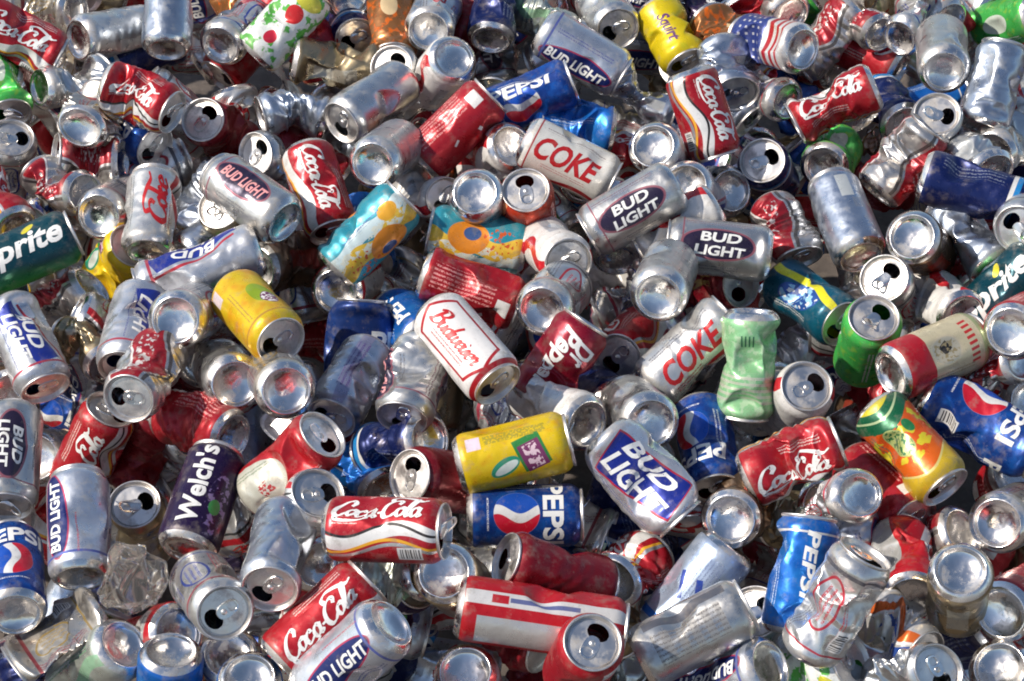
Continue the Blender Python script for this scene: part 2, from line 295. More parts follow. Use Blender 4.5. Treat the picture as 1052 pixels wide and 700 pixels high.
# writing: (text, u, v, length, height, direction, ink, slant); direction 0 round the can, 1 reads base to lid, -1 lid to base
TEXTS = {
 'coke': [('Coca-Cola', -2, 60, 98, 36, 1, 'white', .45), ('Coca-Cola', 103, 60, 98, 36, 1, 'white', .45)],
 'dcoke': [('Coke', 2, 64, 84, 34, 1, 'red', .35), ('Coke', -98, 64, 84, 34, 1, 'red', .35)],
 'dcokew': [('COKE', -1, 60, 84, 30, 1, 'red', .3)],
 'budl': [('BUD LIGHT', 0, 62, 86, 15, 1, 'white', .2), ('BUD LIGHT', -103, 62, 86, 15, 1, 'white', .2)],
 'budlup': [('BUD LIGHT', 0, 62, 86, 15, 1, 'white', .2)],
 'pepsi1': [('PEPSI', 0, 72, 84, 28, 0, 'white', 0)], 'bigbl': [('BUD', -12, 60, 70, 22, 1, 'white', .25), ('LIGHT', 13, 62, 84, 22, 1, 'white', .25)],
 'pepsiw': [('PEPSI', -24, 55, 84, 20, 1, 'white', .1)], 'pepsis': [('PEPSI', -9, 50, 70, 15, 1, 'white', .15)],
 'budlb': [('BUD', -7, 60, 54, 16, 1, 'white', .25), ('LIGHT', 12, 64, 66, 16, 1, 'white', .25)],
 'oval': [('BUD LIGHT', 0, 62, 72, 15, 1, 'pink', .15)],
 'miller': [('BUD', -8, 62, 48, 12, 1, 'white', .1), ('LIGHT', 8, 62, 60, 12, 1, 'white', .1)],
 'pepsi': [('PEPSI', 0, 90, 78, 22, 0, 'white', 0), ('PEPSI', 103, 90, 78, 22, 0, 'white', 0)],
 'pepsiv': [('PEPSI', 0, 62, 84, 20, 1, 'white', .1)],
 'sprite': [('Sprite', -9, 60, 100, 36, 1, 'white', .25)],
 'bud': [('Budweiser', -2, 62, 84, 24, 1, 'red', .4)],
 'maroon': [('Dr', -17, 36, 32, 26, 1, 'white', .3), ('Pepper', 8, 60, 94, 31, 1, 'white', .3)],
 'purple': [("Welch's", -12, 64, 96, 24, 1, 'white', .05)],
 'squirt': [('Squirt', 0, 66, 70, 22, 1, 'purple', .3)],
 'tea': [],
}
ALIAS = {'bigbl': ('bigbl', 'bigbl'), 'pepsid': ('pepsid', 'pepsi1'), 'pepsiw': ('pepsi', 'pepsiw'), 'pepsis': ('blue', 'pepsis'), 'cokecap': ('dcoke', 'dcokew'), 'coke2': ('coke2', 'coke'), 'miller': ('oval', 'miller'), 'pepsiv': ('blue', 'pepsiv'), 'squirt': ('yellowp', 'squirt'), 'cokeL': ('dred', 'cokedark')}
def d_yellowp(m): return m.finish((.80, .60, .01), .3, [(m.ramp(m.noise(6, 2, m.uv()[2]), .55, .7), (.70, .62, .02), .3)])
BUILDERS['yellowp'] = d_yellowp
TEXTS['cokedark'] = [('Coke', 0, 62, 80, 26, 1, 'gold', .4)]

SCRIPT = {'Coca-Cola', 'Budweiser', 'Coke'}
_O = [(.75, .82), (.45, 1.02), (.1, .7), (.08, .25), (.4, -.02), (.75, .25), (.82, .7), (.62, .97), (.3, .95)]
GLYPH = {  # pen strokes, advance
 'o': ([_O+[(.7, .85), (1.0, .95)]], .95), 'c': ([[(.72, .74), (.62, .98), (.38, 1.), (.06, .62), (.12, .15), (.42, -.02), (1.05, .35)]], 1.0),
 'a': ([_O, [(.86, 1.02), (.82, .5), (.86, .08), (1.0, 0), (1.2, .25)]], 1.12), '-': ([[(.05, .5), (.5, .55)]], .6),
 'l': ([[(-.1, .2), (.3, .9), (.6, 1.9), (.52, 2.3), (.3, 2.2), (.16, 1.3), (.14, .3), (.3, -.02), (.6, .25)]], .55),
 'C': ([[(1.35, 1.55), (1.5, 2.0), (1.2, 2.35), (.6, 2.1), (.12, 1.3), (.1, .4), (.5, -.1), (1.0, -.05), (1.4, .35)], [(.35, .1), (.6, -.45), (1.7, -.62), (3.2, -.45), (3.9, -.15)]], 1.45),
 'K': ([[(1.35, 1.4), (1.45, 1.8), (1.1, 2.0), (.55, 1.8), (.12, 1.2), (.1, .4), (.5, -.1), (1.0, -.05), (1.4, .35)], [(.5, 1.85), (.3, 2.4), (1.0, 2.75), (2.2, 2.5), (3.4, 2.0), (4.0, 2.2)]], 1.45),
 'B': ([[(.35, 2.1), (.3, 1.0), (.15, -.05)], [(-.2, 1.7), (.3, 2.25), (1.1, 2.2), (1.25, 1.7), (.9, 1.25), (.4, 1.15)], [(.6, 1.2), (1.2, 1.05), (1.35, .5), (.9, 0), (.2, 0), (-.2, .25)]], 1.5),
 'u': ([[(-.05, .7), (.12, 1.), (.1, .35), (.25, 0), (.55, .15), (.75, .6)], [(.8, 1.), (.75, .3), (.9, 0), (1.15, .3)]], 1.1),
 'd': ([_O, [(1.05, 2.2), (.9, 1.4), (.82, .4), (.95, 0), (1.2, .25)]], 1.12),
 'w': ([[(0, .8), (.12, 1.), (.1, .3), (.3, 0), (.6, .3), (.68, 1.), (.68, .3), (.9, 0), (1.2, .3), (1.28, .9), (1.5, .95)]], 1.4),
 'e': ([[(.1, .45), (.5, .55), (.75, .8), (.5, 1.02), (.15, .75), (.12, .25), (.4, -.02), (.9, .3)]], .82),
 'i': ([[(0, .6), (.15, 1.), (.1, .3), (.25, 0), (.5, .25)], [(.25, 1.4), (.3, 1.5)]], .5),
 's': ([[(0, .2), (.4, .95), (.5, .6), (.5, .15), (.2, -.02), (0, .15)], [(.4, .05), (.75, .3)]], .7),
 'r': ([[(0, .4), (.25, 1.1), (.4, .9), (.65, .85), (.6, .3), (.75, 0), (1.0, .25)]], .9),
 'k': ([[(.2, 2.2), (.12, 1.), (.05, 0)], [(.1, .5), (.5, 1.), (.65, .8), (.3, .5), (.6, 0), (.95, .25)]], .9)}
_sc = {}
def script2d(word):
    if word in _sc: return _sc[word]
    V, F, x0, ns = [], [], 0., 0
    thick = .15; nib = np.array([math.cos(math.radians(20)), math.sin(math.radians(20))])
    keys = {'Coca-Cola': 'Coca-Kola', 'Budweiser': 'Budweiser', 'Coke': 'Koke'}[word]
    for chx in keys:
        strokes, adv = GLYPH[chx]
        for st in strokes:
            p = np.array(st); p = np.vstack([2*p[0]-p[1], p, 2*p[-1]-p[-2]]); pts = []
            for k in range(1, len(p)-2):
                for t in np.linspace(0, 1, 8, endpoint=k == len(p)-3):
                    pts.append(.5*((2*p[k])+(-p[k-1]+p[k+1])*t+(2*p[k-1]-5*p[k]+4*p[k+1]-p[k+2])*t*t+(-p[k-1]+3*p[k]-3*p[k+1]+p[k+2])*t**3))
            pts = np.array(pts); pts[:, 0] += x0+pts[:, 1]*.32; tg = np.gradient(pts, axis=0); tg /= np.linalg.norm(tg, axis=1)[:, None]+1e-9
            nr = np.stack([-tg[:, 1], tg[:, 0]], 1); wn = np.abs(nr@nib)*thick*(1.25 if chx in 'CKB' else 1)+.075
            n = len(pts); h = ns*.012+np.linspace(0, .012, n)
            V.append(np.column_stack([np.vstack([pts+nr*wn[:, None], pts-nr*wn[:, None]]), np.tile(h, 2)]))
            o = sum(len(v) for v in V[:-1]); i = np.arange(n-1)
            F.append(np.concatenate([np.stack([i, i+n, i+n+1], 1), np.stack([i, i+n+1, i+1], 1)])+o); ns += 1
        x0 += adv
    V = np.vstack(V); F = np.vstack(F); lo, hi = V[:, :2].min(0), V[:, :2].max(0)
    V[:, :2] = (V[:, :2]-lo)/(hi-lo)-.5; _sc[word] = (V, F); return V, F

_tc = {}
def text2d(s, slant, lod=1):
    key = (s, slant, lod)
    if key in _tc: return _tc[key]
    cu = bpy.data.curves.new("t", 'FONT'); cu.body = s; cu.shear = slant; cu.offset = .022 if slant > .3 else .03; cu.resolution_u = 3
    ob = bpy.data.objects.new("t", cu); SC.collection.objects.link(ob)
    dg = bpy.context.evaluated_depsgraph_get(); me = ob.evaluated_get(dg).to_mesh()
    bm = bmesh.new(); bm.from_mesh(me); ob.evaluated_get(dg).to_mesh_clear()
    xs = [v.co.x for v in bm.verts]; ys = [v.co.y for v in bm.verts]
    x0, x1, y0, y1 = min(xs), max(xs), min(ys), max(ys)
    for v in bm.verts: v.co = ((v.co.x-x0)/(x1-x0)-.5, (v.co.y-y0)/(y1-y0)-.5, 0)
    if lod:
        for k in range(1, 30):
            bmesh.ops.bisect_plane(bm, geom=bm.verts[:]+bm.edges[:]+bm.faces[:], plane_co=(k/30-.5, 0, 0), plane_no=(1, 0, 0))
        for k in range(1, 8):
            bmesh.ops.bisect_plane(bm, geom=bm.verts[:]+bm.edges[:]+bm.faces[:], plane_co=(0, k/8-.5, 0), plane_no=(0, 1, 0))
    bmesh.ops.triangulate(bm, faces=bm.faces[:])
    bm.normal_update()
    V = np.array([v.co[:2] for v in bm.verts]); F = np.array([[v.index for v in (f.verts if f.normal.z > 0 else reversed(f.verts))] for f in bm.faces])
    bm.free(); bpy.data.objects.remove(ob); bpy.data.curves.remove(cu)
    _tc[key] = (V, F); return V, F

# ---------------------------------------------------------------- the can
R = 33.0
def sstep(a, b, x):
    t = np.clip((x-a)/(b-a), 0, 1); return t*t*(3-2*t)
def can_radius(z, L):
    zz = np.array([0, 1.5, 4, 7.5, 11, 15, L-15, L-12, L-8, L-5, L-3.5]); rr = np.array([25.6, 27.2, 29.6, 31.8, 32.9, 33, 33, 32.7, 31, 28.6, 27.2])
    return np.interp(z, zz, rr)

def deformer(seed, dmg, L, flat=None, bend=None, short=None, wide=None, thin=None, roll=0.):
    rg = random.Random(seed)
    nd = [3, 5, 7, 8, 9][dmg]; planes = []
    for k in range(nd):
        th = rg.uniform(0, 2*math.pi); ph = rg.uniform(-.5, .5) * (1 if dmg else .6)
        zc = rg.uniform(.22, .78)*L; dep = {0: rg.uniform(.4, 3.2), 1: rg.uniform(1.5, 7), 2: rg.uniform(3, 11), 3: rg.uniform(4, 13), 4: rg.uniform(4, 11)}[dmg]
        planes.append((th, ph, zc, R-dep, rg.uniform(14, 34), rg.uniform(.35, 1.0) if dmg == 0 else rg.uniform(.6, 1.05)))
    pin = [0, rg.choice([0, .06, .1]), rg.uniform(.22, .45), rg.uniform(.42, .6), .72][dmg] if flat is None else flat
    psi = rg.uniform(0, math.pi); zp = rg.uniform(.36, .64)*L; pw = [40, 30, 26, 30, 70][dmg]
    if wide: pin, psi, pw = wide, -math.radians(roll), 62
    if thin: pin, psi, pw, zp = thin, -math.radians(roll)+math.pi/2, 34, .5*L
    amp = [0, .3, 1.1, 2.3, 3.0][dmg]; wp = [(rg.uniform(.05, .13), rg.uniform(0, 6), rg.uniform(.5, 1.6)) for _ in range(3)]; waves = [(rg.choice([2, 3, 4]), rg.uniform(-.12, .12), rg.uniform(0, 6.28)) for _ in range(3)]
    be = math.radians([0, rg.uniform(0, 4), rg.uniform(5, 16), rg.uniform(15, 36), rg.uniform(5, 25)][dmg] if bend is None else bend)
    sh = [1, rg.uniform(.97, 1), rg.uniform(.86, .97), rg.uniform(.70, .86), .85][dmg] if short is None else short
    bz = rg.uniform(.42, .58)*L; bp = psi + rg.choice([0, math.pi])
    tw = math.radians([0, 0, rg.uniform(-8, 8), rg.uniform(-18, 18), 0][dmg])
    endsq = [0, 0, .0, .12, .45][dmg]
    def D(P):
        P = P.copy(); z0 = P[:, 2]
        w = sstep(4, 20, z0)*sstep(4, 22, L-z0)
        th0 = np.arctan2(P[:, 1], P[:, 0]); rr = np.hypot(P[:, 0], P[:, 1])
        if amp:
            f = 0
            for (m_, k_, p_), (a_, b_, c_) in zip(waves, wp): f = f + np.abs((m_*th0/np.pi + k_*z0*.7 + p_ + c_*np.sin(a_*z0+b_+np.cos(th0*2+b_)*1.2)) % 2 - 1)
            g = np.exp(-((z0-zp)/(pw*1.5))**2)
            fac = 1 - amp*(1.6*f-1.2)*w*(.35+g)/R
            P[:, 0] *= fac; P[:, 1] *= fac
        for th, ph, zc, d, hz, k in planes:
            n = np.array([math.cos(th)*math.cos(ph), math.sin(th)*math.cos(ph), math.sin(ph)])
            q = P - np.array([0, 0, zc]); a = q@n - d
            a = np.where(a > 0, a, 0)*w*np.exp(-((z0-zc)/hz)**4)
            a = np.where(rr > 1, a, 0)
            P -= np.outer((1+k)*a, n)
        c, s = math.cos(psi), math.sin(psi)
        g = pin*np.exp(-((z0-zp)/pw)**2)*w + endsq*(1-.0*w)
        x = P[:, 0]*c+P[:, 1]*s; y = -P[:, 0]*s+P[:, 1]*c
        x = x*(1-np.clip(g, 0, .93)); y = y*(1+.42*np.clip(g, 0, .93))
        a2 = tw*sstep(.2*L, .8*L, z0)
        P[:, 0] = x*c-y*s; P[:, 1] = x*s+y*c
        if tw:
            px, py = P[:, 0].copy(), P[:, 1].copy(); P[:, 0] = px*np.cos(a2)-py*np.sin(a2); P[:, 1] = px*np.sin(a2)+py*np.cos(a2)
        # shortening
        z = P[:, 2] - (1-sh)*L*sstep(.12*L, .88*L, z0)
        if be > .001:
            bzz = bz-(1-sh)*L*.5; cb, sb = math.cos(bp), math.sin(bp)
            a = P[:, 0]*cb+P[:, 1]*sb; b = -P[:, 0]*sb+P[:, 1]*cb
            rad = 26/be; t = np.clip((z-bzz)/26+.5, 0, 1)*be; zz = z-bzz
            # bend over 26 mm, straight beyond
            arc = zz <= -13; far = zz >= 13
            cz = np.where(arc, zz, -13 + np.sin(t)*rad); cx = np.where(arc, 0, (1-np.cos(t))*rad)
            ex = np.where(far, zz-13, 0)
            cz = cz+ex*np.cos(t); cx = cx+ex*np.sin(t)
            # cross-section offset a along rotated normal
            nx, nz = np.cos(t), -np.sin(t)
            a_new = cx + a*nx; z_new = bzz + cz + a*nz
            P[:, 0] = a_new*cb-b*sb; P[:, 1] = a_new*sb+b*cb; z = z_new
        P[:, 2] = z
        return P
    return D

class Geo:
    def __init__(s): s.V, s.F, s.M, s.UV, s.n = [], [], [], [], 0
    def add(s, V, F, m=0, UV=None):
        V = np.asarray(V, float); s.V.append(V)
        s.UV.append(np.zeros((len(V), 2)) if UV is None else UV)
        for f in (F if isinstance(F, list) else [F]):
            f = np.asarray(f)
            if len(f): s.F.append(f+s.n); s.M.append(np.full(len(f), m, np.int32))
        s.n += len(V)
    def mesh(s, name, mats, smooth=True, scale=.001):
        me = bpy.data.meshes.new(name); V = np.concatenate(s.V)*scale
        me.vertices.add(len(V)); me.vertices.foreach_set("co", V.astype(np.float32).ravel())
        li = np.concatenate([f.ravel() for f in s.F]).astype(np.int32); tot = np.concatenate([np.full(len(f), f.shape[1]) for f in s.F]).astype(np.int32)
        st = np.concatenate([[0], np.cumsum(tot)[:-1]]).astype(np.int32)
        me.loops.add(len(li)); me.loops.foreach_set("vertex_index", li)
        me.polygons.add(len(tot)); me.polygons.foreach_set("loop_start", st); me.polygons.foreach_set("loop_total", tot)
        me.polygons.foreach_set("material_index", np.concatenate(s.M)); me.polygons.foreach_set("use_smooth", np.full(len(tot), smooth))
        uv = me.uv_layers.new(name="UVMap"); U = np.concatenate(s.UV); uv.data.foreach_set("uv", U[li].astype(np.float32).ravel())
        for m in mats: me.materials.append(m)
        me.update(calc_edges=True); return me

def grid(nu, nv, close=False):
    i, j = np.meshgrid(np.arange(nv-1), np.arange(nu-1 if not close else nu), indexing='ij')
    i, j = i.ravel(), j.ravel(); jn = (j+1) % nu if close else j+1
    return np.stack([i*nu+j, i*nu+jn, (i+1)*nu+jn, (i+1)*nu+j], 1)

def revolve(prof, nu, D):
    th = np.linspace(0, 2*np.pi, nu, endpoint=False); pr = np.array(prof, float)
    V = np.stack([np.outer(pr[:, 0], np.cos(th)), np.outer(pr[:, 0], np.sin(th)), np.outer(pr[:, 1], np.ones(nu))], 2).reshape(-1, 3)
    return D(V), grid(nu, len(pr), True)

from mathutils.geometry import delaunay_2d_cdt
_panel = {}
def panel(lod):
    if lod in _panel: return _panel[lod]
    n = 48 if lod else 24
    pts = [(23.2*math.cos(2*math.pi*k/n), 23.2*math.sin(2*math.pi*k/n)) for k in range(n)]
    mo = [(11.2*math.cos(2*math.pi*k/24), 12.2+8.6*math.sin(2*math.pi*k/24)) for k in range(24)]
    ex = [(x*5., y*5.) for x in range(-4, 5) for y in range(-4, 5) if math.hypot(x*5, y*5) < 21 and ((x*5)/12.2)**2+((y*5-12.2)/9.6)**2 > 1]
    edges = [(k, (k+1) % n) for k in range(n)] + [(n+k, n+(k+1) % 24) for k in range(24)]
    r = delaunay_2d_cdt([Vector(p) for p in pts+mo+ex], edges, [], 1, 1e-4)
    V = np.array([v[:] for v in r[0]]); F = [f for f in r[2] if not (((V[list(f)].mean(0)-[0, 12.2])/[11.2, 8.6])**2).sum() < .93]
    F = np.array([f for f in F if len(f) == 3]); _panel[lod] = (V, F); return V, F

def tab_geo():
    n = 28; a = np.linspace(0, 2*np.pi, n, endpoint=False); se = lambda t, p: np.sign(t)*np.abs(t)**p
    out = np.stack([8.2*se(np.cos(a), .75), -4.5+12.3*se(np.sin(a), .85)], 1); hole = np.stack([4.7*se(np.cos(a), .8), -9.6+4.3*se(np.sin(a), .8)], 1)
    V = []
    for ring, z in ((out*.96, 0), (out, .5), (out*.95+[0, -.2], 1.25), (hole*1.08+[0, .7], 1.0), (hole, .3)): V.append(np.column_stack([ring, np.full(n, z)]))
    return np.concatenate(V), grid(n, 5, True)
TAB = tab_geo()

def build_can(seed, dmg, design, L=122.0, lod=1, spoilt_tab=False, flip=False, **kw):
    """geometries (mm, along +z from the base) of body, base, lid and pull tab, plus the two end centres"""
    D = deformer(seed, dmg, L, **kw)
    nu, nv = ((72, 36), (88, 50), (104, 64), (104, 66), (88, 50))[dmg] if lod else ((24, 10), (24, 12), (28, 16), (32, 18), (28, 16))[dmg]
    z = np.concatenate([np.linspace(6, 15, 5)[:-1], np.linspace(15, L-15, nv), np.linspace(L-15, L-3.5, 7)[1:]])
    if not lod: z = np.concatenate([[6, 11], np.linspace(15, L-15, nv), [L-9, L-3.5]])
    def P(u, v, rad=0): t = u/R; r = can_radius(v, L)+rad; return D(np.stack([r*np.cos(t), r*np.sin(t), v], 1))
    uu = np.linspace(-math.pi, math.pi, nu+1)*R
    Ug, Vg = np.meshgrid(uu, z); ug, vg = Ug.ravel(), Vg.ravel()
    dm, tx = ALIAS.get(design, (design, design))
    mats = [mat(dm)]; body = Geo()
    body.add(P(ug, vg), grid(nu+1, len(z)), 0, np.stack([ug, vg*(122/L)], 1)*.01)
    for (s, u0, v0, ln, ht, dr, ic, sl_) in TEXTS.get(tx, []) if lod else []:
        V2, F2 = script2d(s) if s in SCRIPT else text2d(s, sl_); a, b = V2[:, 0]*ln, V2[:, 1]*ht
        if flip: u0, v0, dr = -u0, 122-v0, -dr
        v0 = v0*L/122; hh = V2[:, 2:3] if V2.shape[1] > 2 else 0.
        if dr == 1: u, v = u0-b, v0+a
        elif dr == -1: u, v = u0+b, v0-a
        else: u, v = u0+a, v0+b
        im = inkmat(ic)
        if im not in mats: mats.append(im)
        p = P(u, v); e = .15; nn = np.cross(P(u+e, v)-P(u-e, v), P(u, v+e)-P(u, v-e)); nn /= np.linalg.norm(nn, axis=1)[:, None]+1e-9
        body.add(p+nn*(.28+hh), F2, mats.index(im))
    base = Geo(); n2 = 48 if lod else 20
    v, f = revolve([(31.15, 6.3), (29.7, 4), (27.3, 1.6), (26, .3), (25, -.1), (24.1, .4), (23.5, 2), (22.9, 4.2), (21, 6.2), (17, 8.4), (12, 10), (6, 10.9), (.01, 11.2)] if lod else
                   [(31.15, 6.3), (27.3, 1.6), (25, -.1), (23.5, 2), (21, 6.2), (12, 10), (.01, 11.2)], n2, D); base.add(v, f[:, ::-1])
    lid = Geo()
    v, f = revolve([(27.15, L-4.2), (27.1, L-3), (28.1, L-2.4), (28.5, L-.8), (28.0, L), (27.0, L), (26.5, L-.8), (25.9, L-3.5), (25.2, L-6.2), (24.5, L-6.8), (23.9, L-6.2), (23.2, L-4.6)] if lod else
                   [(27.15, L-4.2), (28.3, L-2), (27.5, L), (25.4, L-5.5), (23.2, L-4.6)], 48 if lod else 24, D); lid.add(v, f)
    pv, pf = panel(lod); p3 = np.column_stack([pv, np.full(len(pv), L-4.6)])
    q = random.Random(seed+1); w_ = 1-(np.hypot(pv[:, 0], pv[:, 1])/23.2)**4
    p3[:, 2] += w_*(q.uniform(-.2, 1.3)+.5*np.sin(pv[:, 0]*.16+q.uniform(0, 6))*np.cos(pv[:, 1]*.19+q.uniform(0, 6)))
    lid.add(D(p3), pf)
    if lod:
        a = np.linspace(0, 2*np.pi, 14, endpoint=False)
        rv = np.concatenate([np.column_stack([r_*np.cos(a), r_*np.sin(a), np.full(14, L-4.6+h)]) for r_, h in ((3.4, .1), (3, 2), (.01, 2.2))])
        lid.add(D(rv), grid(14, 3, True))
    tab = Geo(); T = TAB[0].copy()
    if spoilt_tab:
        T[:, 2] += np.maximum(0, -T[:, 1]-2)*.8
    T[:, 2] += L-4.3; tab.add(D(T), TAB[1])
    ends = D(np.array([[0, 0, 0], [0, 0, L-4.0]]))
    return dict(body=(body, mats), base=(base, [MATS['bare']]), lid=(lid, [MATS['lid']]), tab=(tab, [MATS['tab']]), ends=ends)
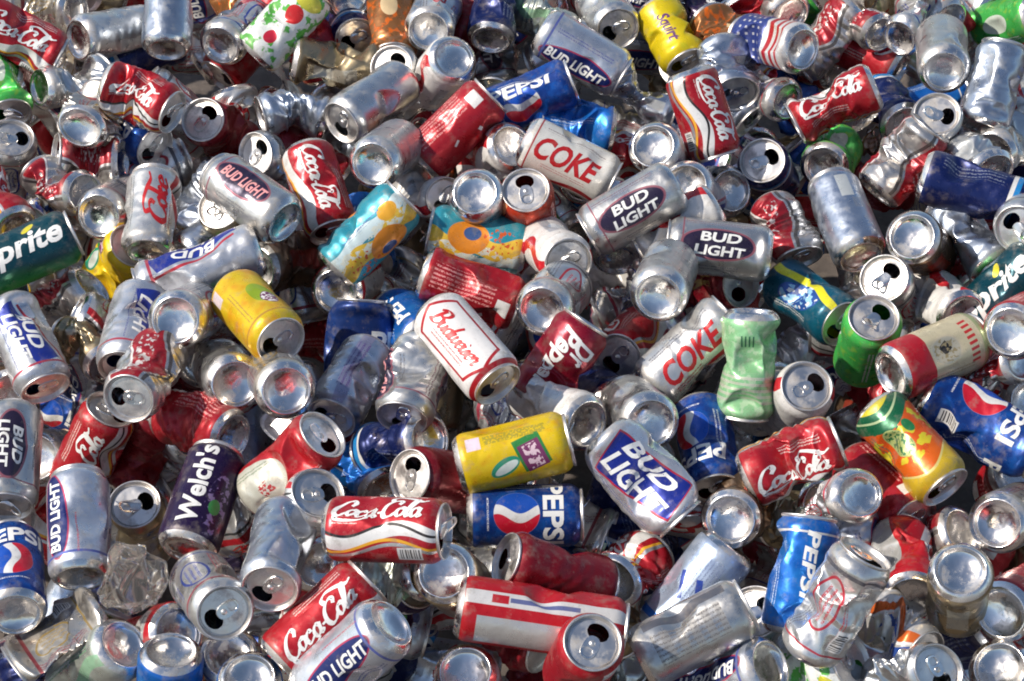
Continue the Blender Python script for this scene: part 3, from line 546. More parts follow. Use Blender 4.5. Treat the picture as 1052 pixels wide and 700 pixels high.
# ---------------------------------------------------------------- the cans of the heap
# (far end x, y), (near end x, y), which end is near (T lid / B base), design, roll, layer, damage, label, options
CANS = [
 (-25,12,66,62,'T','coke',-10,2,1,'red cola can with white script in the top corner above the green can',{}),
 (158,28,80,41,'B','silver',0,3,1,'silver can with its round base facing sideways above the torn lens-shaped can',{}),
 (176,-30,171,52,'B','plainblue',150,3,0,'upright blue-grey can whose base hangs just above the dented cola can',{}),
 (262,18,226,47,'B','silver',0,2,2,'silver can base tucked against the white can with green and red fruit print',{}),
 (328,-12,258,62,'B','garden',0,2,1,'white can printed with green leaves and red fruit, the only such can',{'s':'white fruit-print can'}),
 (110,72,40,90,'B','silver',0,2,3,'crushed can showing a narrow lens-shaped silver base at the pile edge',{}),
 (112,96,82,131,'B','silver',0,2,3,'small crumpled silver can beside the small blue crushed can',{}),
 (96,116,160,152,'T','pepsi',0,1,2,'small crushed blue can with a red and white mark, beneath the dented cola can',{}),
 (108,86,178,116,'T','coke2',-5,3,2,'dented red cola can whose grey lid touches another open lid',{'s':'dented cola can with the grey lid','short':.8}),
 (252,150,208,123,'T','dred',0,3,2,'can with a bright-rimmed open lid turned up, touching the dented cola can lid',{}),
 (355,124,249,118,'T','plainblue',90,2,3,'long dented blue-grey can lying flat with its open lid at one end',{'s':'long dented blue-grey can','flat':.25}),
 (14,200,12,141,'T','silver',0,2,2,'grey can at the pile edge below the bright green can, lid up',{}),
 (-10,55,10,118,'T','green',0,1,2,'bright green can at the pile edge beneath the red script can',{}),
 (50,160,135,166,'B','silred',20,1,3,'flattened silver can with red trim under the small blue crushed can',{}),
 (15,4,78,12,'B','silver',0,1,3,'crumpled shiny scrap of can in the top corner over the red script can',{}),
 (160,180,152,260,'B','dcoke',0,3,1,'upright silver can with red letters and a round base, between two grey bases',{'s':'silver can with red letters','short':.92}),
 (138,203,101,222,'B','silver',0,3,1,'silver can base with a bright centre next to the green soda can',{}),
 (222,178,293,229,'B','oval',20,3,1,'silver can with a pink-edged dark label and its base beside the red script can',{'s':'silver can with pink-edged label','fl':1}),
 (125,306,287,248,'B','budlb',70,2,1,'very long pale silver-blue can lying slantwise behind the yellow can',{'L':150,'s':'long pale silver-blue can','flat':.2}),
 (262,220,190,268,'B','plainblue',90,1,2,'blue-grey crumpled can wedged behind the long pale silver can',{}),
 (255,245,226,212,'T','gold',0,2,2,'gaping tan-rimmed can lid between the red-lettered can and the pink-edged label',{}),
 (-28,286,84,236,'T','sprite',0,3,0,'dark green soda can with white script at the edge of the pile',{'s':'green soda can by the edge'}),
 (40,176,88,198,'B','silred',0,1,3,'crumpled silver and red can above the green soda can by the edge',{}),
 (-22,180,16,236,'B','coke',90,2,2,'red can fragment at the pile edge just above the green soda can',{}),
 (106,292,136,252,'T','yellow',90,1,2,'crushed yellow-green can peeking out below the upright can with red letters',{}),
 (42,330,95,294,'B','silred',60,1,3,'crumpled silver can with a small red patch below the green soda can',{}),
 (-30,318,8,298,'B','brown',0,2,1,'brownish can whose round base faces out beneath the green soda can',{}),
 (8,312,47,400,'T','budlb',-10,3,1,'silver can with faint purple label at the edge, upper of two like it',{}),
 (206,318,180,329,'B','silver',0,4,0,'silver can base with a bright half, lying over the long pale can',{}),
 (148,300,126,380,'T','budlb',-30,1,1,'silver can with blue patch and white dots, below the long pale silver can',{}),
 (240,298,289,351,'T','yellowb',-12,4,0,'yellow can with its lid forward, upper of the yellow cans with lids',{'s':'yellow can on its own','fl':0}),
 (200,300,226,352,'B','green',0,0,2,'dark green can mostly hidden next to the yellow can',{}),
 (395,68,297,60,'B','gold',30,2,2,'tan and silver can with a wide bright base beside the fruit-print can',{}),
 (350,-45,359,2,'B','plainblue',0,2,0,'silver-blue can base cut off by the top of the pile view',{}),
 (348,14,366,40,'T','navy',0,1,1,'dark can with a blue rim between the fruit-print can and the amber can',{}),
 (400,-18,404,58,'T','orange',0,1,1,'amber and orange can with a dark blue band at the top',{'s':'amber can'}),
 (452,2,440,32,'B','silver',0,2,1,'silver can base directly above the red and white striped-edge base',{}),
 (438,92,466,60,'B','whitered',0,3,0,'white and red can with a wide base facing up beside the amber can',{'s':'white and red can facing up'}),
 (512,-30,504,42,'B','navy',60,1,1,'dark grey-blue can with a ring-shaped end beside the large silver can with dark lettering',{}),
 (428,92,402,69,'T','silver',0,2,2,'small can with open mouth peeping over the plain silver can',{}),
 (417,82,350,127,'T','silver',120,3,0,'plain silver can with its open lid low, between the amber can and a round base',{'s':'plain silver can'}),
 (414,146,383,169,'B','silver',0,4,0,'large bright round base in front of the plain silver can',{'s':'big bright base'}),
 (314,152,342,240,'T','coke',-10,2,1,'dark red cola can with curling white script beside the big bright base',{'s':'dark red script can'}),
 (428,172,509,93,'T','red',0,4,0,'all-red can with pale print and a white corner patch',{'s':'all-red can'}),
 (496,122,590,82,'T','pepsiw',10,2,1,'blue cola can with white letters and red wave behind the all-red can',{'s':'blue can behind the all-red can'}),
 (300,182,262,158,'T','silver',0,1,3,'crumpled bare can beside the dark red script can',{}),
 (488,176,526,150,'B','whitered',0,2,1,'small white and red can next to the cream can with red lettering',{}),
 (530,2,582,40,'B','pale',0,0,2,'pale green crumpled can behind the large silver can with dark lettering',{}),
 (552,28,643,82,'T','budl',34,4,0,'large silver can with white letters on a dark strip and a shadowed open lid',{'s':'large silver can with dark lettering'}),
 (612,-4,635,30,'T','silver',0,1,1,'silver can with a dark open end above the large silver can with dark lettering',{}),
 (632,-14,694,14,'T','budl',0,1,2,'silver-blue can with a red spot behind the yellow rounded can',{}),
 (672,8,706,66,'T','squirt',0,2,1,'rounded yellow can with purple script above the slim cola can',{'s':'yellow script can','short':.8}),
 (704,64,740,172,'T','coke2',-34,4,0,'upright red cola can with a wide white wave, below the yellow script can',{'s':'upright cola can with white wave','short':.92}),
 (694,178,671,150,'B','silver',0,3,1,'silver can base tilted up beside the upright cola can',{}),
 (538,122,640,136,'B','blue',60,1,2,'crushed glossy blue can above the cream can with red lettering',{}),
 (740,44,757,97,'T','plainblue',0,2,3,'pinched silver can with a narrow oval lid beside the upright cola can',{}),
 (692,-6,742,34,'B','purple',90,0,2,'dark purple can in shade beside the yellow script can',{}),
 (726,20,765,60,'B','orange',60,0,3,'orange scrap of can under the dark purple one',{}),
 (762,38,825,51,'B','flag',0,3,1,'can with red and white rings around its base and white stars on blue',{'s':'ringed star can'}),
 (797,192,783,165,'T','navy',0,4,0,'navy can with a white lid and open mouth facing up',{'s':'navy can with white lid'}),
 (750,74,810,104,'B','silver',0,1,3,'mangled silver can glinting under the ringed star can',{}),
 (770,-20,812,16,'B','silred',30,1,2,'red and white can at the top edge above the ringed star can',{}),
 (866,-8,905,36,'B','silred',0,1,3,'crumpled silver and red can between the ringed star can and a wide dull base',{}),
 (940,-4,924,40,'B','silver',60,2,3,'dented silver can with a wide dull base near the top edge',{'s':'dented wide-based silver can'}),
 (932,-22,975,22,'B','litter',40,1,2,'pale can with red and blue spots near the top edge beside the wide dull base',{}),
 (966,34,970,74,'B','silver',0,4,0,'silver can with a deep blue-grey round base, above the small open can with red body',{'s':'deep round base'}),
 (912,82,802,134,'T','coke2',20,3,2,'dented cola can with a black and yellow edge, lying beside the deep round base',{'s':'cola can with yellow edge','flat':.25,'fl':1}),
 (958,158,963,117,'T','silver',0,3,1,'silver can with its open mouth facing up above the navy and cyan can',{}),
 (956,130,898,200,'B','silred',60,2,2,'crumpled red can with a silver edge under the open silver mouth',{}),
 (1010,30,1070,14,'B','green',0,2,1,'green can with white print in the top corner beneath nothing else',{'s':'green corner can'}),
 (1030,46,1008,132,'B','plainblue',150,3,1,'upright bare silver can near the corner beneath the green corner can',{'short':.9}),
 (1040,60,1058,128,'B','redwhite',20,1,2,'pinkish red can at the edge behind the upright bare silver can',{}),
 (1040,136,1018,158,'B','silver',0,2,2,'shadowed can end below the upright bare silver can',{}),
 (985,160,1020,178,'B','silver',0,2,3,'bright bent silver strip of can above the navy and cyan can',{}),
 (938,176,1066,218,'T','navy',-20,3,1,'navy can with a cyan and white band at one end, running to the edge',{'s':'navy and cyan can','L':130}),
 (862,150,846,172,'B','green',0,0,2,'yellow-green can end in the shade under the cola can with yellow edge',{}),
 (900,96,930,130,'B','navy',0,0,2,'dark blue-grey can hidden behind the cola can with yellow edge',{}),
 (338,282,420,199,'T','beach',20,3,1,'turquoise, white and orange can leaning up toward the big bright base',{'s':'turquoise and orange can'}),
 (430,234,552,258,'B','beach',-20,2,1,'torn turquoise and yellow can lying over the red can with the barcode',{'s':'torn turquoise can','flat':.2}),
 (428,276,540,318,'T','red',40,2,1,'red can with a white barcode patch, running into a bright base',{'s':'red can with barcode'}),
 (584,292,557,319,'B','silver',0,4,1,'round white-edged base at the end of the red can with barcode',{'s':'base at the red can end'}),
 (502,228,488,198,'B','silver',0,3,1,'silver can with an inner-ringed end beside an open red-orange can',{}),
 (546,240,540,195,'T','redor',90,3,0,'red-orange can with its open lid facing up under the cream can',{'s':'open red-orange can'}),
 (412,186,458,203,'T','whitered',0,1,3,'crumpled white and red can between the big bright base and the torn turquoise can',{}),
 (532,140,636,192,'T','dcokew',0,3,0,'cream-white can with large red capital lettering',{'s':'cream can with red lettering'}),
 (364,424,372,298,'T','pepsid',94,3,0,'broad dark blue cola can with a single white letter showing',{'s':'broad dark blue can','wide':.5}),
 (372,282,345,300,'B','redwhite',0,1,1,'red and white can whose curved silver rim rises over the broad dark blue can',{}),
 (404,318,440,352,'B','pepsiv',0,1,1,'blue can edge with a bright rim against the white and red framed can',{}),
 (330,262,265,276,'B','brown',0,1,2,'dark red-brown can shaded behind the yellow can on its own',{}),
 (445,318,512,396,'T','bud',0,5,0,'white can with a red framed panel of red script, in the middle',{'s':'white can with red frame'}),
 (696,188,603,242,'T','miller',0,4,0,'silver can with two rows of white letters on dark, lid low, upper of two alike',{'s':'upper silver two-row can','fl':1}),
 (792,262,684,250,'T','miller',10,4,0,'silver can with two rows of white letters on dark, lying level',{'s':'level silver two-row can','fl':1}),
 (745,204,646,262,'T','whitered',0,2,2,'white can with red ends showing behind the level two-row can',{}),
 (690,268,676,305,'B','silver',0,5,0,'round silver base propped below the level silver two-row can',{'s':'propped silver base'}),
 (556,246,584,270,'T','whitered',0,2,1,'can with a white open-mouthed lid in the dark gap beside the upper two-row can',{}),
 (543,420,606,326,'T','maroon',0,4,1,'maroon can with large white slanting letters',{'s':'maroon lettered can','flat':.1,'short':.9,'fl':1}),
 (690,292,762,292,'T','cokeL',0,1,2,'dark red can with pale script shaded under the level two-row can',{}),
 (754,318,664,404,'B','cokecap',10,3,1,'silver and red can with slanting red letters beside the light green can',{'s':'silver can beside the green one'}),
 (764,430,772,320,'B','tea',0,5,1,'light green can standing upright with its silver base on top',{'s':'light green can','thin':.13,'short':.97,'bend':4}),
 (722,212,704,191,'B','budlb',0,2,0,'silver and blue can end behind the upper silver two-row can',{}),
 (790,212,822,266,'T','silred',0,2,3,'crumpled white and orange-red can between the level two-row can and the tall plain one',{}),
 (712,206,752,196,'B','plainblue',0,1,2,'small blue and white crushed can under the navy can with white lid',{}),
 (852,186,885,265,'B','plainblue',0,4,0,'tall plain blue-silver can with a pale sticker and bright base',{'s':'tall plain blue-silver can'}),
 (958,264,937,243,'B','brown',0,4,1,'dark-sided can whose base is half lit, beside the tall plain one',{'s':'half-lit base'}),
 (1074,208,1046,236,'T','silver',0,4,0,'open can lid facing in from the edge below the navy and cyan can',{}),
 (968,212,1024,278,'B','plainblue',40,2,2,'dented grey-blue can with a dark cyan patch under the navy and cyan can',{}),
 (968,256,1004,304,'B','silred',20,1,3,'folded silver and pink can below the dented grey-blue one',{}),
 (800,288,866,334,'T','teal',-6,3,1,'teal can with blue and white emblem and yellow stripe',{'s':'teal can'}),
 (942,310,908,286,'T','silver',0,2,2,'torn glinting silver can behind the open bright green can',{}),
 (884,378,898,326,'T','green',60,4,0,'bright green can with its lid and open mouth facing up',{'s':'open bright green can'}),
 (950,300,990,326,'B','whitered',20,1,2,'red and white crushed can between the green cans and the far script can',{}),
 (990,342,1070,262,'T','sprite',0,3,0,'dark teal soda can with white script at the edge opposite the other script soda',{'s':'teal script soda'}),
 (1064,326,1038,341,'B','red',0,5,0,'round base with a reddish dish lying over the teal script soda',{}),
 (1004,346,914,385,'B','cream',0,3,0,'cream can with a red end ring and a black emblem',{'s':'cream emblem can'}),
 (-26,400,12,408,'B','brown',0,2,1,'can base with a brown reflection at the edge between two purple-labelled silver cans',{}),
 (12,420,6,522,'T','miller',0,3,0,'silver can with navy label standing at the edge, lower of two',{'s':'navy-labelled can by the edge'}),
 (68,348,112,378,'B','gold',0,1,3,'crumpled brownish-silver can beside the purple-labelled silver can',{}),
 (168,356,132,410,'T','silred',40,3,2,'crushed silver and red can whose torn open lid sits above the bright cola can',{}),
 (76,500,114,420,'T','coke2',0,3,1,'bright orange-red cola can with white script, above the slim blue-silver can',{'s':'bright cola can'}),
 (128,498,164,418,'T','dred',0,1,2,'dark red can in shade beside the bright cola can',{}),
 (172,425,240,450,'B','red',90,3,2,'dull pinkish-red dented can above the purple can, silver base ring showing',{'s':'dented pink-red can'}),
 (224,372,242,395,'B','silver',0,3,1,'round silver base, the duller of the touching pair',{}),
 (280,380,294,402,'B','silver',0,4,0,'round silver base, the brighter of the touching pair',{'s':'brighter paired base'}),
 (224,464,191,566,'B','purple',0,5,0,'dark purple can with white lettering up its side',{'s':'purple can'}),
 (152,562,138,518,'T','gold',0,2,2,'can with a dark hollow end beside the purple can',{}),
 (262,512,332,446,'T','redcream',-10,5,1,'red and cream can leaning down beside the dull open-lid can',{'s':'red and cream can'}),
 (160,402,205,372,'B','dred',0,1,3,'dark red crumpled can behind the dented pink-red can',{}),
 (382,360,340,431,'T','rowsb',25,4,1,'blue-grey can, upper end hidden by the broad dark blue can, lid low',{'s':'blue-grey can with low lid'}),
 (436,355,413,431,'T','oval',90,3,2,'silver can with purple stripes, its lid facing down toward the red lidded can',{'s':'purple-striped silver can'}),
 (378,466,442,452,'B','navy',0,2,2,'crushed navy and silver can below the purple-striped silver can',{}),
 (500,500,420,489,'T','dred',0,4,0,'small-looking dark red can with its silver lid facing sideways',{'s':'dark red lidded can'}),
 (508,410,548,442,'B','silver',0,1,3,'shredded silver scrap of can above the yellow crest can',{}),
 (468,480,588,451,'T','yellow',0,5,0,'yellow can with a small crest resting on the blue cola can',{'s':'yellow crest can'}),
 (362,478,398,504,'B','blue',0,1,3,'crushed bright blue can beside the dark red lidded can',{}),
 (284,552,327,506,'T','dcoke',60,4,2,'torn white-silver can with an open lid below the red and cream can',{}),
 (662,338,634,368,'T','coke',90,2,0,'red can with an orange glow whose lid is in deep shade',{}),
 (604,400,634,420,'B','navy',0,2,0,'navy can with a white edge above the large two-word silver can',{}),
 (640,412,669,435,'B','silver',0,3,1,'silver can base, thin rim shining, above the large two-word silver can',{}),
 (606,430,714,550,'T','bigbl',-4,5,1,'very wide dented silver can with huge white letters on blue',{'s':'wide blue-lettered can','wide':.45}),
 (540,402,604,436,'B','whitered',60,2,2,'pinkish silver can arching behind the yellow crest can',{}),
 (718,415,736,505,'T','pepsi',30,2,1,'dark blue cola can with a red and white curl under the light green can',{}),
 (754,500,874,448,'T','coke',20,4,2,'dented cola can with double white script under a silver lid',{'s':'dented double-script can','flat':.2}),
 (775,425,800,398,'B','whitered',0,1,2,'white crumpled can touching the light green can',{}),
 (808,432,829,397,'T','whitered',60,4,0,'white-sided can with its silver lid and open mouth up, above the dented double-script can',{'s':'white-sided lid-up can'}),
 (900,418,972,502,'T','trop',0,5,1,'green, yellow and orange can with a dull lid facing down',{'s':'green, yellow and orange can'}),
 (944,402,1072,472,'T','pepsi',-60,3,1,'large flattened navy cola can with white letters by the edge',{'s':'flattened navy can','wide':.42,'L':140}),
 (994,392,1052,368,'B','silred',0,3,3,'crumpled silver and red can above the flattened navy can',{}),
 (1035,395,1062,412,'B','redwhite',0,2,1,'red and white can corner at the edge above the flattened navy can',{}),
 (838,540,884,508,'B','silver',0,4,3,'split silver can with two shining leaf-shaped halves',{}),
 (876,474,940,536,'T','red',-20,3,1,'red can with a pale square panel under the green, yellow and orange one',{}),
 (1054,524,1024,538,'B','silver',0,5,0,'silver base with a bright half, below the flattened navy can',{'s':'base below the flattened navy can'}),
 (78,488,83,595,'B','budl',-48,5,0,'slim upright blue-silver can, base down, beside the see-through wrinkled lump',{'s':'upright blue-silver can'}),
 (-18,520,12,536,'T','silver',0,2,2,'dull crushed lid under the navy-labelled can by the edge',{}),
 (8,552,16,632,'B','pepsi',0,5,1,'navy cola can with a white letter and round base in the lower corner',{'s':'navy corner can'}),
 (14,686,104,618,'B','silver',40,4,4,'squashed silver can curling open between the navy corner can and the wrinkled lump',{}),
 (202,592,231,630,'T','silver',0,5,1,'silver can with a creased neck and open lid below the purple can',{'s':'creased-neck can'}),
 (296,528,277,606,'T','plainblue',60,4,1,'grey-blue can with an open shadowed lid beside the script cola can in the lower row',{}),
 (70,712,128,662,'B','pale',0,4,1,'pale greenish-white can cut off at the bottom edge',{}),
 (172,760,176,668,'B','blue',0,4,0,'bright blue can with grey panel at the bottom edge',{'s':'blue can at the bottom edge','t':'pepsiv'}),
 (140,668,184,650,'B','redwhite',0,3,2,'red-edged silver can lying behind the blue can at the bottom edge',{}),
 (236,716,236,672,'B','orange',60,2,2,'orange-red sliver of can below the creased-neck can',{}),
 (262,745,256,697,'B','blue',0,4,0,'blue can end peeping up under the slanted cola can',{}),
 (336,543,458,546,'T','coke2',-40,5,0,'level red cola can with white wave, resting beside the blue cola can',{'s':'level cola can'}),
 (604,529,474,531,'B','pepsi',-4,5,0,'blue cola can with red, white and blue roundel beneath the yellow crest can',{'s':'blue roundel can'}),
 (378,596,286,684,'B','coke',-5,5,0,'red cola can with clear white script slanting down the pile',{'s':'slanted cola can'}),
 (318,712,402,640,'B','budl',0,6,0,'silver-blue can with white letters on a navy oval, over the slanted cola can',{'s':'navy-oval can','fl':1}),
 (286,560,330,580,'B','gold',0,2,3,'dark crumpled tan can behind the slanted cola can',{}),
 (372,590,440,586,'B','pale',90,2,3,'mashed dark silver can in the shade below the level cola can',{}),
 (395,640,430,600,'T','purple',60,1,3,'crushed dark purple can between the navy-oval can and the long striped one',{}),
 (478,606,456,588,'B','gold',0,3,0,'pale rim of a can peeking over the long white and red striped can',{}),
 (652,650,460,622,'B','redwhite',0,6,0,'very long white, red and grey can lying level',{'L':170,'s':'long striped can'}),
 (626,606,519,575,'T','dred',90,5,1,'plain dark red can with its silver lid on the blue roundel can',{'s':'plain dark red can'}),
 (492,735,478,690,'B','flag',0,5,0,'white base with red stripes cut by the bottom edge below the long striped can',{}),
 (670,566,628,597,'B','coke',90,3,3,'mangled red can with a silver lens-shaped end beside the plain dark red can',{}),
 (676,655,750,560,'B','bluesilver',0,5,0,'pale silver can with a bright blue band at its upper end',{'s':'blue-banded silver can'}),
 (772,505,750,534,'B','brown',0,3,2,'brown-grey can end above the blue-banded silver can',{}),
 (796,664,775,629,'T','plainblue',0,3,1,'small can with a dark open mouth next to the bright blue upright can',{}),
 (772,620,652,681,'B','rows',0,5,0,'grey can with blocks of small dark print, base end low, below the blue-banded can',{'s':'grey can below the blue-banded one'}),
 (700,712,792,684,'B','budl',20,6,1,'silver-blue can with a red mark cut by the bottom edge',{}),
 (588,696,609,660,'T','red',90,6,0,'red can with its grey lid facing up over the long striped can',{'s':'lid-up red can'}),
 (834,528,812,656,'B','pepsis',0,4,1,'bright blue cola can standing with white letters down its side',{'s':'bright blue upright can','fl':1,'bend':4,'flat':.12}),
 (792,536,846,520,'B','gold',0,3,3,'crumpled tan-silver can on the bright blue upright can',{}),
 (828,672,890,568,'T','psr',-20,6,2,'big crushed silver can with red print over the bright blue upright can',{'s':'big crushed red-printed can','flat':.2,'bend':6,'short':1}),
 (902,628,950,676,'T','litter',0,4,3,'crumpled silver can with orange and blue print beside the big crushed red-printed one',{}),
 (984,630,987,586,'B','gold',0,5,1,'tan can with a white dished base facing up',{'s':'white dished base'}),
 (948,570,990,548,'B','silred',60,3,3,'crumpled pinkish silver can behind the white dished base',{}),
 (962,664,1026,640,'B','navy',20,2,2,'dark navy crushed can with a cyan glint under the white dished base',{}),
 (1074,604,1028,630,'B','red',40,6,1,'orange-red can with a silver rim at the edge beside the white dished base',{}),
 (1046,722,1027,686,'B','plainblue',0,5,0,'blue-silver can with a broad dish-shaped base in the lower corner',{}),
 (788,706,876,680,'T','garden',40,5,2,'crushed white can with red and green print at the bottom edge',{}),
 (905,706,965,688,'T','silver',0,4,3,'crumpled bare can at the bottom edge beneath the orange and blue printed one',{}),
 (926,548,936,616,'B','redwhite',90,3,2,'pink-red can standing dark between the bright lid and the white dished base',{}),
 (640,655,590,620,'B','gold',0,1,2,'shaded tan can tucked under the long striped can',{}),
]
BAG = (134, 598)   # wrinkled see-through lump
# ---------------------------------------------------------------- where things stand
def ray(px, py): return FWD + RGT*(px-W_PX/2)/FPX - UPV*(py-H_PX/2)/FPX
def plane_t(d): return -CAM[2]/d[2]
def point(px, py, off=0.):
    d = ray(px, py); return CAM + (plane_t(d)-off)*d
def frame(c):
    """visible end, unit axis from base to lid, pixel scale"""
    x0, y0, x1, y1 = c['p']; d = ray(x1, y1); s = FPX/(plane_t(d)-c['off'])/1000
    ax, ay = x1-x0, -(y1-y0); n = math.hypot(ax, ay); Ch = c['chord']
    ct = min(1., n/s/Ch); st = math.sqrt(1-ct*ct); dn = -d/np.linalg.norm(d)
    if c.get('up'): st = -st
    right = RGT - dn*(RGT@dn); right /= np.linalg.norm(right); up = np.cross(dn, right)
    e = ct*(ax/n*right + ay/n*up) + st*dn
    vis = CAM + (plane_t(d)-c['off'])*d
    if n/s > Ch: vis = vis - e*(n/s-Ch)*.0005
    zc = e if c['E'] == 'T' else -e
    base = vis - e*Ch*.001 if c['E'] == 'T' else vis
    x = dn - zc*(dn@zc)
    if np.linalg.norm(x) < .05: x = up - zc*(up@zc)
    x /= np.linalg.norm(x); return base, zc, x
def spheres(c, n=6):
    base, zc, x = frame(c); Ch = c['chord']*.001; r = c['rad']
    ts = np.linspace(r*.85, Ch-r*.85, n); P = base + ts[:, None]*zc
    q = P-CAM; return np.stack([q@RGT, q@UPV, -(q@FWD)], 1)     # lateral x, y, nearness

cans = []
RAD = [.0315, .031, .0265, .022, .018]
for i, (x0, y0, x1, y1, E, des, roll, z, dmg, lab, o) in enumerate(CANS):
    if des == 'silver' and 'plain' not in lab and 'bare' not in lab: des = ['psr', 'psb', 'psg', 'silver'][i*7 % 4]
    o = dict(o); L = o.get('L', 122.); kw = {k: o[k] for k in ('flat', 'bend', 'short', 'wide', 'thin') if k in o}
    if 'wide' in kw or 'thin' in kw: kw['roll'] = roll
    cans.append(dict(p=(x0, y0, x1, y1), E=E, design=des, roll=roll, z=z, dmg=dmg, label=lab, L=L, kw=kw, seed=100+i*7, name=o.get('s'), up=o.get('up'), fl=bool(o.get('fl')), rad=RAD[dmg], off=0., short=o.get('s')))
random.seed(5)
ND = len(cans)
# cans lying further out and deeper in the heap
FD = ['silver']*2+['psr']*4+['psb']*2+['psg']*2+['plainblue']*5+['dcoke']*3+['coke']*4+['red']*3+['dred']*2+['pepsi']*2+['blue']+['navy']*2+['budl']*3+['miller']*2+['oval']+['green', 'gold', 'gold', 'whitered', 'silred', 'silred', 'litter', 'brown', 'orange', 'redwhite', 'cream']
def filler(px, py, layer):
    a = random.uniform(0, 2*math.pi); t = random.choice([random.uniform(0, .4), random.uniform(0, .6), random.uniform(.6, 1.4)])
    s = .98*(1-.0007*(350-py)); n = 112*s*math.cos(t)/2+2
    dmg = random.choice([0, 1, 1, 2, 2, 3, 3, 3, 4])
    return dict(p=(px-n*math.cos(a), py-n*math.sin(a), px+n*math.cos(a), py+n*math.sin(a)), E=random.choice('TB'), design=random.choice(FD), roll=random.uniform(-180, 180), z=layer,
                dmg=dmg, label=None, L=122., kw={}, seed=random.randrange(10**6), name=None, up=None, fl=False, rad=RAD[dmg], off=0., short=None)
fil = []
for gy in range(16):
    for gx in range(22):
        px, py = -140+gx*63+random.uniform(-20, 20)+(gy % 2)*30, -120+gy*58+random.uniform(-18, 18)
        fil.append(filler(px, py, -1))
deep = []
for gy in range(15):
    for gx in range(20):
        px, py = -150+gx*70+random.uniform(-22, 22), -130+gy*68+random.uniform(-22, 22)
        deep.append(filler(px, py, -2))

# chord length of every can after its dents
for c in cans+fil+deep:
    D = deformer(c['seed'], c['dmg'], c['L'], **c['kw']); e = D(np.array([[0, 0, 0.], [0, 0, c['L']]])); c['e'] = e; c['chord'] = float(np.linalg.norm(e[1]-e[0]))
# settle the catalogued cans back to front, then push the fillers down until they clear them
order = sorted(range(ND), key=lambda i: (cans[i]['z'], cans[i]['p'][3]))
done = []
for i in order:
    c = cans[i]; c['off'] = lo = c['z']*.012-.02; S = spheres(c); need = lo
    for S2, c2 in done:
        rr = (c['rad']+c2['rad'])*.93
        d2 = ((S[:, None, :2]-S2[None, :, :2])**2).sum(2); k = d2 < rr*rr
        if k.any():
            w = S2[None, :, 2]-S[:, None, 2]+np.sqrt(np.maximum(rr*rr-d2, 0)); need = max(need, lo+w[k].max())
    c['off'] = min(need, c['z']*.026+.035); done.append((spheres(c), c))
for grp, top, cap in ((fil, .0, .30), (deep, -.07, .36)):
    for c in grp:
        x, y = (c['p'][0]+c['p'][2])/2, (c['p'][1]+c['p'][3])/2
        c['off'] = hi = top + random.uniform(-.012, .012) + (.02 if not (0 < x < 1052 and 0 < y < 700) else 0); S = spheres(c); mv = 0.
        for S2, c2 in done:
            rr = (c['rad']+c2['rad'])*.88
            d2 = ((S[:, None, :2]-S2[None, :, :2])**2).sum(2); k = d2 < rr*rr
            if k.any():
                w = S[:, None, 2]-S2[None, :, 2]+np.sqrt(np.maximum(rr*rr-d2, 0)); mv = max(mv, w[k].max())
        c['off'] = hi-mv; c['drop'] = mv > cap
        if not c['drop']: done.append((spheres(c), c))
fil = [c for c in fil if not c['drop']]; deep = [c for c in deep if not c['drop']]

# how much of each filler the gaps show
allc = cans+fil+deep; ZB = np.full((175, 263), -9.); ID = np.full((175, 263), -1)
for i, c in enumerate(allc):
    r = c['rad']
    for X, Y, Wn in spheres(c, 12):
        t = -Wn; u, v = (526+FPX*X/t)/4, (350-FPX*Y/t)/4; rp = FPX*r/t/4
        y0_, y1_, x0_, x1_ = int(max(0, v-rp)), int(min(175, v+rp+2)), int(max(0, u-rp)), int(min(263, u+rp+2))
        if y0_ >= y1_ or x0_ >= x1_: continue
        yy, xx = np.mgrid[y0_:y1_, x0_:x1_]; q = 1-((xx-u)**2+(yy-v)**2)/rp**2
        zz = Wn+r*np.sqrt(np.maximum(q, 0)); sub = ZB[y0_:y1_, x0_:x1_]; k = (q > 0) & (zz > sub); sub[k] = zz[k]; ID[y0_:y1_, x0_:x1_][k] = i
cnt = np.bincount(ID[ID >= 0], minlength=len(allc)); cen = {}
for i in range(len(allc)):
    if cnt[i]: yy, xx = np.nonzero(ID == i); cen[i] = (xx.mean()*4, yy.mean()*4)
rank = sorted([i for i in range(ND, len(allc)) if cnt[i] >= 5], key=lambda i: -cnt[i])[:max(0, 296-ND)]
single = set(range(ND)) | set(rank)

# ---------------------------------------------------------------- labels of the half-buried cans
LOOK = {'silver': 'bare silver', 'plainblue': 'blue-grey', 'psr': 'silver with red print', 'psb': 'silver with blue print', 'psg': 'tan-printed silver', 'dcoke': 'silver and red', 'coke': 'red script-lettered', 'red': 'red', 'dred': 'dark red', 'pepsi': 'blue lettered', 'blue': 'bright blue', 'navy': 'navy',
        'budl': 'navy-oval silver', 'miller': 'dark-labelled silver', 'oval': 'pink-edged silver', 'green': 'green', 'gold': 'tan', 'whitered': 'white and red', 'brown': 'brown', 'orange': 'orange', 'redwhite': 'red-grey striped', 'cream': 'cream', 'silred': 'silver and dark red', 'litter': 'multicoloured printed', 'coke2': 'red script-lettered'}
STATE = ['whole', 'dented', 'creased', 'crushed', 'flattened']
land = [(i, c) for i, c in enumerate(cans) if c['short'] and cnt[i] > 12]
used = set(c['label'] for c in cans)
def centre(i): return cen.get(i, ((allc[i]['p'][0]+allc[i]['p'][2])/2, (allc[i]['p'][1]+allc[i]['p'][3])/2))
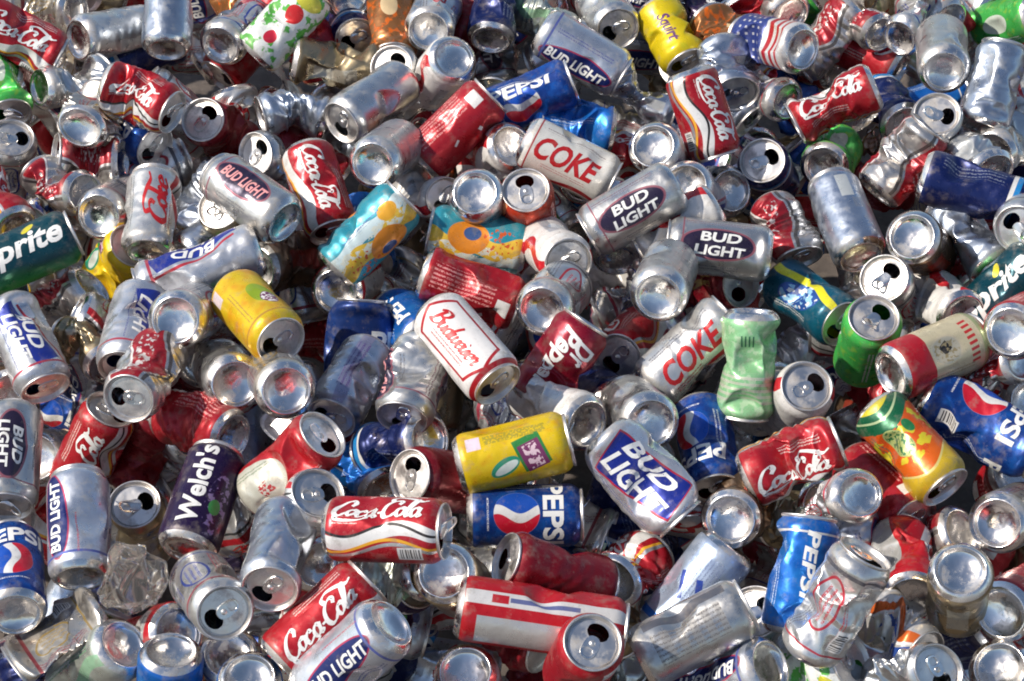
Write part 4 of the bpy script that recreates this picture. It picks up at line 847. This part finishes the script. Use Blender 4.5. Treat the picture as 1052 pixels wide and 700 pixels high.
for i in rank:
    c = allc[i]; cx, cy = centre(i)
    near = sorted(land, key=lambda t: math.hypot(centre(t[0])[0]-cx, centre(t[0])[1]-cy))[:6]
    look = STATE[c['dmg']]+' '+LOOK[c['design']]
    cand = []
    for j, n in near:
        lx, ly = centre(j); w = 'just above' if cy < ly-35 else 'just below' if cy > ly+35 else 'beside'
        cand.append(f"{look} can half buried {w} the {n['short']}")
    for a_ in range(3):
        for b_ in range(a_+1, 5): cand.append(f"{look} can sunk between {near[a_][1]['short']} and {near[b_][1]['short']}")
    lab = next((l for l in cand if l not in used and len(l.replace('-', ' ').split()) <= 16), None) or next(l for l in cand if l not in used)
    used.add(lab); c['label'] = ' '.join(lab.split()[:16])

# ---------------------------------------------------------------- build
def link(o): SC.collection.objects.link(o); return o
def can_matrix(c, ends):
    base, zc, x = frame(c); a = ends[0]; b = ends[1]; ch = (b-a)/np.linalg.norm(b-a)
    # local axes: chord -> zc, local +x (label centre) -> toward the camera, then roll
    lx = np.array([1., 0, 0]); lx -= ch*(lx@ch); lx /= np.linalg.norm(lx); ly = np.cross(ch, lx)
    r = math.radians(c['roll']); y = np.cross(zc, x); X = x*math.cos(r)+y*math.sin(r); Y = np.cross(zc, X)
    Rm = np.stack([X, Y, zc], 1) @ np.stack([lx, ly, ch], 0)
    T = base - Rm@(a*.001); M = np.eye(4); M[:3, :3] = Rm; M[:3, 3] = T
    return Matrix(M.tolist())
GROUP = 'drink cans heaped in the pile'
rest = Geo(); rest_mats = []
rg = random.Random(9)
for i, c in enumerate(allc):
    one = i in single
    g = build_can(c['seed'], c['dmg'], c['design'], c['L'], 1 if one else 0, spoilt_tab=rg.random() < .4, flip=c['fl'], **c['kw'])
    M = can_matrix(c, c['e'])
    if one:
        root = bpy.data.objects.new('crushed_can' if c['dmg'] >= 3 else 'drink_can', None); link(root); root.matrix_world = M
        root.empty_display_size = .02; root['label'] = c['label']; root['category'] = 'can'; root['group'] = GROUP
        par = {}
        for part in ('body', 'base', 'lid', 'tab'):
            ge, ms = g[part]
            if part == 'tab' and rg.random() < .06: continue
            ob = bpy.data.objects.new('pull_tab' if part == 'tab' else part, ge.mesh(part, ms)); link(ob)
            ob.parent = par['lid'] if part == 'tab' else root; par[part] = ob
            if part == 'tab': ob.data.polygons.foreach_set("use_smooth", [False]*len(ob.data.polygons))
    else:
        A = np.array(M)
        for part in ('body', 'base', 'lid'):
            ge, ms = g[part]
            for V, UV in zip([np.concatenate(ge.V)], [np.concatenate(ge.UV)]):
                m = ms[0]
                if m not in rest_mats: rest_mats.append(m)
                rest.add(V*.001@A[:3, :3].T+A[:3, 3], [f for f in ge.F], rest_mats.index(m), UV)
ob = bpy.data.objects.new('buried_cans', rest.mesh('buried_cans', rest_mats, scale=1.)); link(ob)
ob['label'] = 'the mass of cans buried underneath and around the heap'; ob['category'] = 'cans'; ob['kind'] = 'stuff'

# wrinkled see-through lump
def lump():
    bm = bmesh.new(); bmesh.ops.create_icosphere(bm, subdivisions=6, radius=1.)
    me = bpy.data.meshes.new('sheet'); rr = random.Random(3)
    pl = [(Vector((rr.gauss(0, 1), rr.gauss(0, 1), rr.gauss(0, 1))).normalized(), rr.uniform(.55, .93)) for _ in range(150)]
    cr = [(Vector((rr.gauss(0, 1), rr.gauss(0, 1), rr.gauss(0, 1)))*4, rr.uniform(0, 6)) for _ in range(7)]
    for v in bm.verts:
        p = v.co.copy()
        for n, d in pl:
            a = p.dot(n)-d
            if a > 0: p -= n*a*1.7
        p *= 1+.035*sum(abs(((p.dot(k_)+f_) % 2)-1)-.5 for k_, f_ in cr)
        v.co = Vector((p.x*.056, p.y*.064, p.z*.040))
    for f in bm.faces: f.smooth = True
    bm.to_mesh(me); bm.free(); return me
mb = Mat('clear_plastic'); mb.p.inputs["Roughness"].default_value = .1; mb.p.inputs["Base Color"].default_value = (.86, .81, .74, 1)
mb.p.inputs["Transmission Weight"].default_value = .93; mb.p.inputs["IOR"].default_value = 1.18
me = lump(); me.materials.append(mb.mat); bag = link(bpy.data.objects.new('plastic_cup', me))
bag.location = point(BAG[0], BAG[1], .075); bag.rotation_euler = (.8, .1, .2)
bag['label'] = 'crumpled see-through plastic cup wedged beside the upright blue-silver can'; bag['category'] = 'cup'

# ground under the heap
gm = Mat('packed_ground'); gm.finish((.13, .105, .09), 0., (), rough=(.8, .95), tint=.4, bump=.5)
gb = bmesh.new(); bmesh.ops.create_grid(gb, x_segments=60, y_segments=60, size=60.)
gme = bpy.data.meshes.new('ground'); gb.to_mesh(gme); gb.free(); gme.materials.append(gm.mat)
gr = link(bpy.data.objects.new('ground', gme)); gr.location = (0, 0, -.42); gr['kind'] = 'structure'
print('cans', ND, 'fillers', len(fil), len(deep), 'single', len(single))

import re as _re
for o in SC.objects:
    if o.get('label') and not 4 <= len(_re.findall(r"[A-Za-z0-9][A-Za-z0-9'-]*", o['label'])) <= 16: print('LONG', o['label'])
